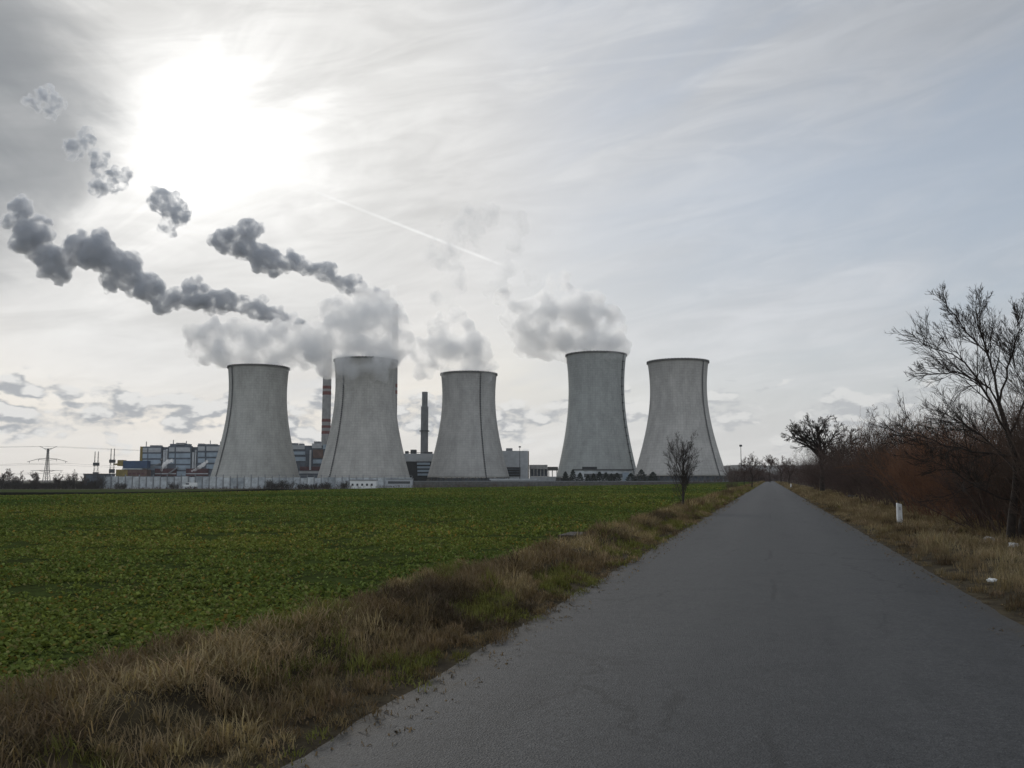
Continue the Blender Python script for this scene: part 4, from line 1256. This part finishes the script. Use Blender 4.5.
def mast_pair(px, top, label):
    Y = 800; x, y, z = at(px, Y)
    root = empty('lattice_mast', (x, y, z), label, 'mast', 'lattice masts right of the pylon')
    zt = PX(px, top, Y).z; w = 1.45
    for sd in (-w, w):
        m = MB()
        n = 9
        for i in range(n):
            a, b = z + (zt - z) * i / n, z + (zt - z) * (i + 1) / n; q0, q1 = .75 * (1 - i / n) + .12, .75 * (1 - (i + 1) / n) + .12
            for s2 in (-1, 1): m.bar((x + sd + s2 * q0, y, a), (x + sd + s2 * q1, y, b), .24)
            m.bar((x + sd - q0, y, a), (x + sd + q1, y, b), .16)
        m.build('leg', M['steel'], root)
    zz = PX(px, top + 12.5, Y).z
    MB().box(x - w - 1.1, x + w + 1.1, y - .8, y + .8, zz - 1.6, zz + 1.2).build('crossbeam', M['steel'], root)
    zz = PX(px, top + 22, Y).z
    MB().box(x - w - .9, x + w + .9, y - .7, y + .7, zz - 2.2, zz + 1.2).build('platform', M['steel'], root)
mast_pair(95.5, 451.5, 'left one of two twin-legged lattice masts right of the pylon')
mast_pair(111.5, 448.5, 'right one of two twin-legged lattice masts, beside the blue conveyor gallery')
def substation():
    Y = 790; root = empty('substation_shed', at(97, Y), 'low dark shed at the foot of the lattice masts', 'shed')
    MB().px(84, 112, 474.6, 488, Y + 6, 5).build('wall', M['grey_clad'], root)
    MB().px(83, 113, 473.6, 474.55, Y + 5, 7).build('roof', M['steel'], root)
substation()
def lamp_mast(px, top, Y, label, head=True):
    x, y, z = at(px, Y); zt = PX(px, top, Y).z
    root = empty('lamp_mast', (x, y, z), label, 'lamp mast')
    MB().tube([(x, y, z), (x, y, zt)], [.45, .22], 8).build('pole', M['steel'], root)
    m = MB()
    m.lathe((x, y, 0), [(.2, zt - .2), (1.2, zt), (1.2, zt + 1.4), (.2, zt + 1.6)], 10, True); m.build('lamp_head', M['steel'], root)
lamp_mast(741.6, 446.5, 760, 'tall lamp mast to the right of the rightmost tower')
lamp_mast(519.8, 447.5, 985, 'thin mast rising in front of the grey hall')
lamp_mast(160.8, 461, 770, 'thin lamp mast in front of the boiler house')
def truck():
    Y = 700; root = empty('parked_truck', at(190, Y), 'white van with dark windows parked before the panel fence', 'van')
    z0 = gz(at(190, Y)[0], Y)
    def bx(l, r, t, b, dy, th): return MB().px(l, r, t, b, Y + dy, th)
    m = MB(); A = PX(183, 482.6, Y); B = PX(196.5, 486.6, Y)
    prof = [(A.x, B.z), (A.x, B.z + 1.5), (A.x + 2.0, B.z + 1.7), (A.x + 3.0, A.z), (B.x, A.z), (B.x, B.z)]
    n = len(prof)
    m.v += [(px_, Y, pz) for px_, pz in prof] + [(px_, Y + 2.3, pz) for px_, pz in prof]
    m.f += [tuple(range(n)), tuple(range(2 * n - 1, n - 1, -1))] + [(i, i + n, (i + 1) % n + n, (i + 1) % n) for i in range(n)]
    m.build('body', M['white'], root)
    bx(185.8, 189, 483.2, 484.6, -.06, .05).build('window', M['glass'], root)
    for px_ in (185.5, 193.8):
        c = PX(px_, 486.6, Y)
        for dy in (-.05, 2.1):
            MB().tube([(c.x, Y + dy, z0 + .45), (c.x, Y + dy + .25, z0 + .45)], .45, 14).build('wheel', M['dark'], root)
truck()

# far hill on the right
def hill():
    X = np.linspace(330, 2600, 90); V = []
    for x in X:
        h = 44 * float(sm(330, 640, x)) + 10 * mnoise.noise((x * .002, 1, 0)) + 3.0 * mnoise.noise((x * .02, 3, 0)) + 1.5 * mnoise.noise((x * .08, 3, 0))
        h += 16 * float(sm(900, 1500, x))
        for (dy, f) in ((-500, -.03), (-250, .5), (0, 1.0), (500, .9), (1500, 0)): V.append((x, 2500 + dy, h * f - .5))
    i = np.arange(89)[:, None] * 5 + np.arange(4)[None, :]
    Q = np.stack([i, i + 5, i + 6, i + 1], -1).reshape(-1, 4)
    tag(link('hill', np_mesh('hill', V, Q[:, ::-1], smooth=True), hill_mat()), kind='structure')
hill()

# ------------------------------------------------------------------ steam and smoke
def vol_mat(name, dens, col, lo, hi, scale, aniso=.35, step=.16, absorb=None):
    m = bpy.data.materials.new(name); m.use_nodes = True
    N = NT(m.node_tree); N.n.clear()
    o = N.new('ShaderNodeOutputMaterial'); v = N.new('ShaderNodeVolumePrincipled')
    N.l.new(v.outputs[0], o.inputs['Volume'])
    v.inputs['Color'].default_value = (*col, 1)
    v.inputs['Anisotropy'].default_value = aniso
    p = N.new('ShaderNodeNewGeometry').outputs['Position']
    f = N.noise(p, scale, 4, .64)
    N.l.new(N.mr(f, lo, hi, 0.0, dens), v.inputs['Density'])
    m.cycles.volume_step_rate = step
    return m
def plume(name, puffs, mat, label, cat, group, vox=1.5, amp=3.0, sc=.10, sub=16, core=.86, link_up=False):
    """puffs: (px, py, radius in px, depth) merged into one billowing body"""
    import bmesh
    b = bmesh.new()
    pr = random.Random(int(puffs[0][0] * 7 + puffs[0][1]))
    full = list(puffs)
    for (a, c_) in zip(puffs[:-1], puffs[1:]):
        if link_up: full.append(tuple((u + v) / 2 for u, v in zip(a, c_))[:2] + (min(a[2], c_[2]) * .85, (a[3] + c_[3]) / 2))
    for (px, py, r, Y) in list(full):
        for _ in range(sub):
            q = Vector((pr.gauss(0, 1), pr.gauss(0, 1), pr.gauss(0, 1))).normalized() * r * pr.uniform(.55, 1.0)
            full.append((px + q.x, py - q.z, r * pr.uniform(.22, .52), Y + q.y * Y / F))
    for (px, py, r, Y) in full:
        c = PX(px, py, Y); rr = r * Y / F * core
        k = bmesh.ops.create_icosphere(b, subdivisions=2, radius=rr)
        for v in k['verts']: v.co = v.co + c
    me = bpy.data.meshes.new('tmp'); b.to_mesh(me); b.free()
    t = bpy.data.objects.new('tmp', me); COL.objects.link(t)
    rm = t.modifiers.new('r', 'REMESH'); rm.mode = 'VOXEL'; rm.voxel_size = vox
    dg = bpy.context.evaluated_depsgraph_get()
    ev = bpy.data.meshes.new_from_object(t.evaluated_get(dg))
    bpy.data.objects.remove(t); bpy.data.meshes.remove(me)
    n = len(ev.vertices)
    co = np.zeros(n * 3); ev.vertices.foreach_get('co', co); co = co.reshape(-1, 3)
    no = np.zeros(n * 3); ev.vertices.foreach_get('normal', no); no = no.reshape(-1, 3)
    dsp = np.zeros(n)
    for i in range(n):
        q = Vector(co[i])
        a = 1 - 2 * abs(mnoise.noise(q * sc)); a2 = 1 - 2 * abs(mnoise.noise(q * sc * 2.3)); a3 = mnoise.noise(q * sc * 5.0)
        dsp[i] = amp * (.75 * a + .38 * a2 + .22 * a3 - .25)
    co += no * dsp[:, None]
    ev.vertices.foreach_set('co', co.astype(np.float32).ravel()); ev.update()
    t = bpy.data.objects.new('tmp', ev); COL.objects.link(t)
    rm = t.modifiers.new('r', 'REMESH'); rm.mode = 'VOXEL'; rm.voxel_size = vox * .9
    dg = bpy.context.evaluated_depsgraph_get()
    e2 = bpy.data.meshes.new_from_object(t.evaluated_get(dg))
    bpy.data.objects.remove(t); bpy.data.meshes.remove(ev)
    b = bmesh.new(); b.from_mesh(e2); seen = set(); kill = []
    b.verts.ensure_lookup_table()
    for v0 in b.verts:
        if v0.index in seen: continue
        st_ = [v0]; seen.add(v0.index); isl = []
        while st_:
            v = st_.pop(); isl.append(v)
            for e in v.link_edges:
                w = e.other_vert(v)
                if w.index not in seen: seen.add(w.index); st_.append(w)
        vol = sum(f.calc_area() * f.normal.dot(f.calc_center_median() - v0.co) for f in {f for v in isl for f in v.link_faces}) / 3
        if vol < 30 * vox ** 3: kill += isl
    bmesh.ops.delete(b, geom=kill, context='VERTS')
    b.to_mesh(e2); b.free(); ev = e2
    n = len(ev.vertices); co = np.zeros(n * 3); ev.vertices.foreach_get('co', co); co = co.reshape(-1, 3)
    org = co.mean(0)
    ev.vertices.foreach_set('co', (co - org).astype(np.float32).ravel())
    ev.name = name
    ev.polygons.foreach_set('use_smooth', np.ones(len(ev.polygons), bool)); ev.update()
    return tag(link(name, ev, mat, None, org), label, cat, group)
V_DARK = vol_mat('thick_smoke', .25, (.79, .805, .83), .36, .60, .085, .5)
V_PUFF = vol_mat('ragged_smoke', .26, (.79, .81, .84), .44, .66, .085, .45)
V_STEAM = vol_mat('white_steam', .21, (.998, .998, .998), .37, .74, .045, .6)
V_FAINT = vol_mat('thin_steam', .085, (.96, .965, .97), .43, .80, .045, .45)
SG, TG = 'smoke drifting from the chimneys', 'steam rising from the cooling towers'
low = [(21, 208, 12), (8, 222, 8), (33, 236, 18), (19, 243, 10), (52, 260, 16), (61, 274, 10), (80, 248, 15), (98, 252, 19), (126, 267, 16), (112, 279, 12), (150, 288, 15), (162, 305, 10),
       (176, 298, 12), (197, 281, 6), (195, 296, 15), (211, 300, 11), (225, 300, 12), (241, 305, 9), (260, 311, 11), (276, 316, 9), (290, 320, 7), (303, 328, 7), (314, 334, 5)]
plume('smoke_plume', [(a, b_, r, 1075 + (a - 315) * -.25) for a, b_, r in low], V_DARK, 'long dark smoke plume drifting left above the two leftmost towers to the left edge', 'smoke plume', SG, amp=4.2, core=.95, link_up=True)
upp = [(249, 230, 12), (225, 240, 13), (242, 247, 13), (262, 257, 14), (275, 264, 11), (294, 262, 10), (306, 268, 8), (326, 272, 10), (340, 282, 6), (350, 284, 10), (366, 293, 8), (380, 297, 8), (391, 303, 4.5)]
plume('smoke_plume', [(a, b_, r, 1085 + (a - 393) * -.25) for a, b_, r in upp], V_DARK, 'shorter dark smoke plume drifting from the tall chimney behind the second tower', 'smoke plume', SG, amp=4.2, core=.95, link_up=True)
for pf, lab in (([(162, 202, 13), (176, 212, 13), (168, 226, 8)], 'detached dark smoke puff nearest the sun, just left of the shorter plume'),
                ([(86, 138, 9), (74, 149, 10), (101, 161, 10), (114, 180, 11), (98, 188, 9), (124, 176, 6)], 'detached ragged smoke puff in two clumps under the grey cloud'),
                ([(47, 96, 9), (34, 102, 8), (57, 104, 8), (51, 112, 7)], 'small faint smoke puff highest at the upper left')):
    plume('smoke_puff', [(a, b_, r * 1.1, 1120) for a, b_, r in pf], V_PUFF, lab, 'smoke puff', SG, 1.4, 5.0, .11, 18)
plume('steam_plume', [(x_, y_, r_, 905 + dz_) for x_, y_, r_, dz_ in ((258, 364, 20, 0), (245, 352, 20, 5), (225, 345, 20, 10), (262, 345, 22, 5), (238, 336, 17, 15), (210, 338, 15, 20), (285, 352, 18, 5), (205, 352, 12, 20), (300, 345, 19, 15), (278, 338, 17, 20), (195, 335, 11, 25), (212, 325, 10, 25), (310, 354, 13, 5), (318, 364, 9, 0), (198, 345, 12, 25), (225, 352, 16, 5), (250, 345, 18, 0), (290, 338, 15, 15), (263, 361, 11, 0), (240, 359, 12, 0), (285, 359, 10, 0), (228, 362, 6, 5))],
      V_STEAM, 'pale steam cloud above the leftmost cooling tower', 'steam plume', TG, 2.0, 5, .05)
plume('steam_plume', [(x_, y_, r_, 862 + dz_) for x_, y_, r_, dz_ in ((364, 356, 23, -8), (350, 366, 15, -32), (378, 366, 15, -32), (345, 340, 24, 0), (370, 325, 26, 10), (388, 342, 20, 0), (350, 314, 21, 20), (325, 334, 20, 20), (340, 322, 20, 20), (318, 352, 14, 0), (328, 345, 14, -10), (320, 345, 18, 10), (400, 345, 14, 8), (378, 305, 18, 20), (335, 312, 16, 30), (392, 318, 14, 10), (325, 362, 10, 0), (326, 372, 7, -5), (402, 330, 12, 10), (366, 300, 14, 30), (312, 338, 14, 20), (398, 358, 8, 0), (338, 362, 9, -26), (356, 364, 9, -34), (372, 362, 10, -34), (390, 362, 9, -24), (394, 332, 15, 10), (390, 348, 13, 5), (386, 314, 14, 12), (323, 348, 14, 5))],
      V_STEAM, 'pale steam cloud spilling from the second cooling tower', 'steam plume', TG, 2.0, 5, .05)
plume('steam_plume', [(x_, y_, r_, 960 + dz_) for x_, y_, r_, dz_ in ((468, 372, 18, 0), (455, 355, 19, 5), (476, 356, 18, 0), (440, 358, 15, 10), (448, 335, 16, 10), (466, 338, 16, 8), (430, 348, 11, 15), (424, 368, 12, 15), (486, 370, 8, -10), (435, 322, 9, 20), (458, 318, 10, 15), (440, 345, 16, 5), (478, 345, 13, 0), (418, 352, 10, 20), (480, 371, 8, -24), (490, 366, 8, -10), (487, 378, 5, -20), (455, 367, 10, 0), (447, 371, 6, -16))],
      V_STEAM, 'pale steam cloud above the middle, shortest cooling tower', 'steam plume', TG, 2.0, 5, .05)
plume('steam_plume', [(x_, y_, r_, 975 + dz_) for x_, y_, r_, dz_ in ((598, 352, 22, 0), (614, 345, 14, -15), (600, 328, 22, 0), (580, 322, 24, 10), (558, 328, 24, 15), (540, 340, 18, 20), (575, 302, 16, 15), (590, 308, 15, 10), (548, 305, 16, 20), (524, 312, 14, 25), (560, 348, 14, 15), (505, 300, 12, 30), (590, 340, 22, -10), (612, 335, 15, -5), (568, 338, 20, 5), (530, 325, 16, 20), (545, 352, 10, 20), (510, 318, 10, 30), (560, 290, 13, 20), (552, 318, 20, 15), (574, 312, 20, 10), (530, 345, 14, 25), (518, 332, 13, 30), (598, 322, 18, -5), (616, 352, 9, -22), (622, 346, 8, -12), (609, 357, 6, -27), (590, 350, 9, 0), (576, 350, 9, 0))],
      V_STEAM, 'large pale steam cloud leaning left from the grey-green cooling tower', 'steam plume', TG, 2.0, 5, .05)
plume('steam_plume', [(x_, y_, r_, 1000) for x_, y_, r_ in ((497, 285, 12), (505, 266, 10), (514, 248, 10), (519, 228, 10), (520, 216, 7), (530, 280, 12))] , V_FAINT,
      'thin wisp of steam rising above the large leaning steam cloud', 'steam plume', TG, 2.0, 5, .06)
plume('steam_plume', [(x_, y_, r_, 1010) for x_, y_, r_ in ((488, 214, 14), (470, 222, 18), (450, 235, 18), (440, 255, 16), (482, 240, 14), (455, 275, 14), (445, 300, 12))] , V_FAINT,
      'faint drifting steam veil highest above the middle tower', 'steam plume', TG, 2.0, 6, .05)
V_JET = vol_mat('steam_jet', .5, (.97, .97, .97), .3, .5, .12, .3, .05)
plume('steam_jet', [(161.5, 470, 1.2, 960), (162.5, 467, 1.6, 960), (164.5, 464.5, 2.0, 960), (168, 461.5, 2.2, 960), (172, 460.5, 1.8, 960)], V_JET, 'small white steam jet curling up before the middle block of the boiler house', 'steam jet', None, .35, .5, .5, 10, 1.0, True)
plume('steam_jet', [(192, 471, 1.0, 960), (195.5, 469.5, 1.5, 960), (199, 467.5, 1.9, 960), (203, 465, 2.0, 960), (206.5, 461.8, 1.6, 960)], V_JET, 'small white steam jet slanting up beside the leftmost tower', 'steam jet', None, .35, .5, .5, 10, 1.0, True)

# ------------------------------------------------------------------ the air itself
hm = bpy.data.materials.new('haze_air'); hm.use_nodes = True
HN = NT(hm.node_tree); HN.n.clear()
ho = HN.new('ShaderNodeOutputMaterial'); hv = HN.new('ShaderNodeVolumePrincipled'); HN.l.new(hv.outputs[0], ho.inputs['Volume'])
hv.inputs['Color'].default_value = (.90, .93, .97, 1); hv.inputs['Density'].default_value = .00005; hv.inputs['Anisotropy'].default_value = .3
tag(MB().box(-5000, 5000, -400, 7000, -12, 525).build('haze', hm), kind='stuff')
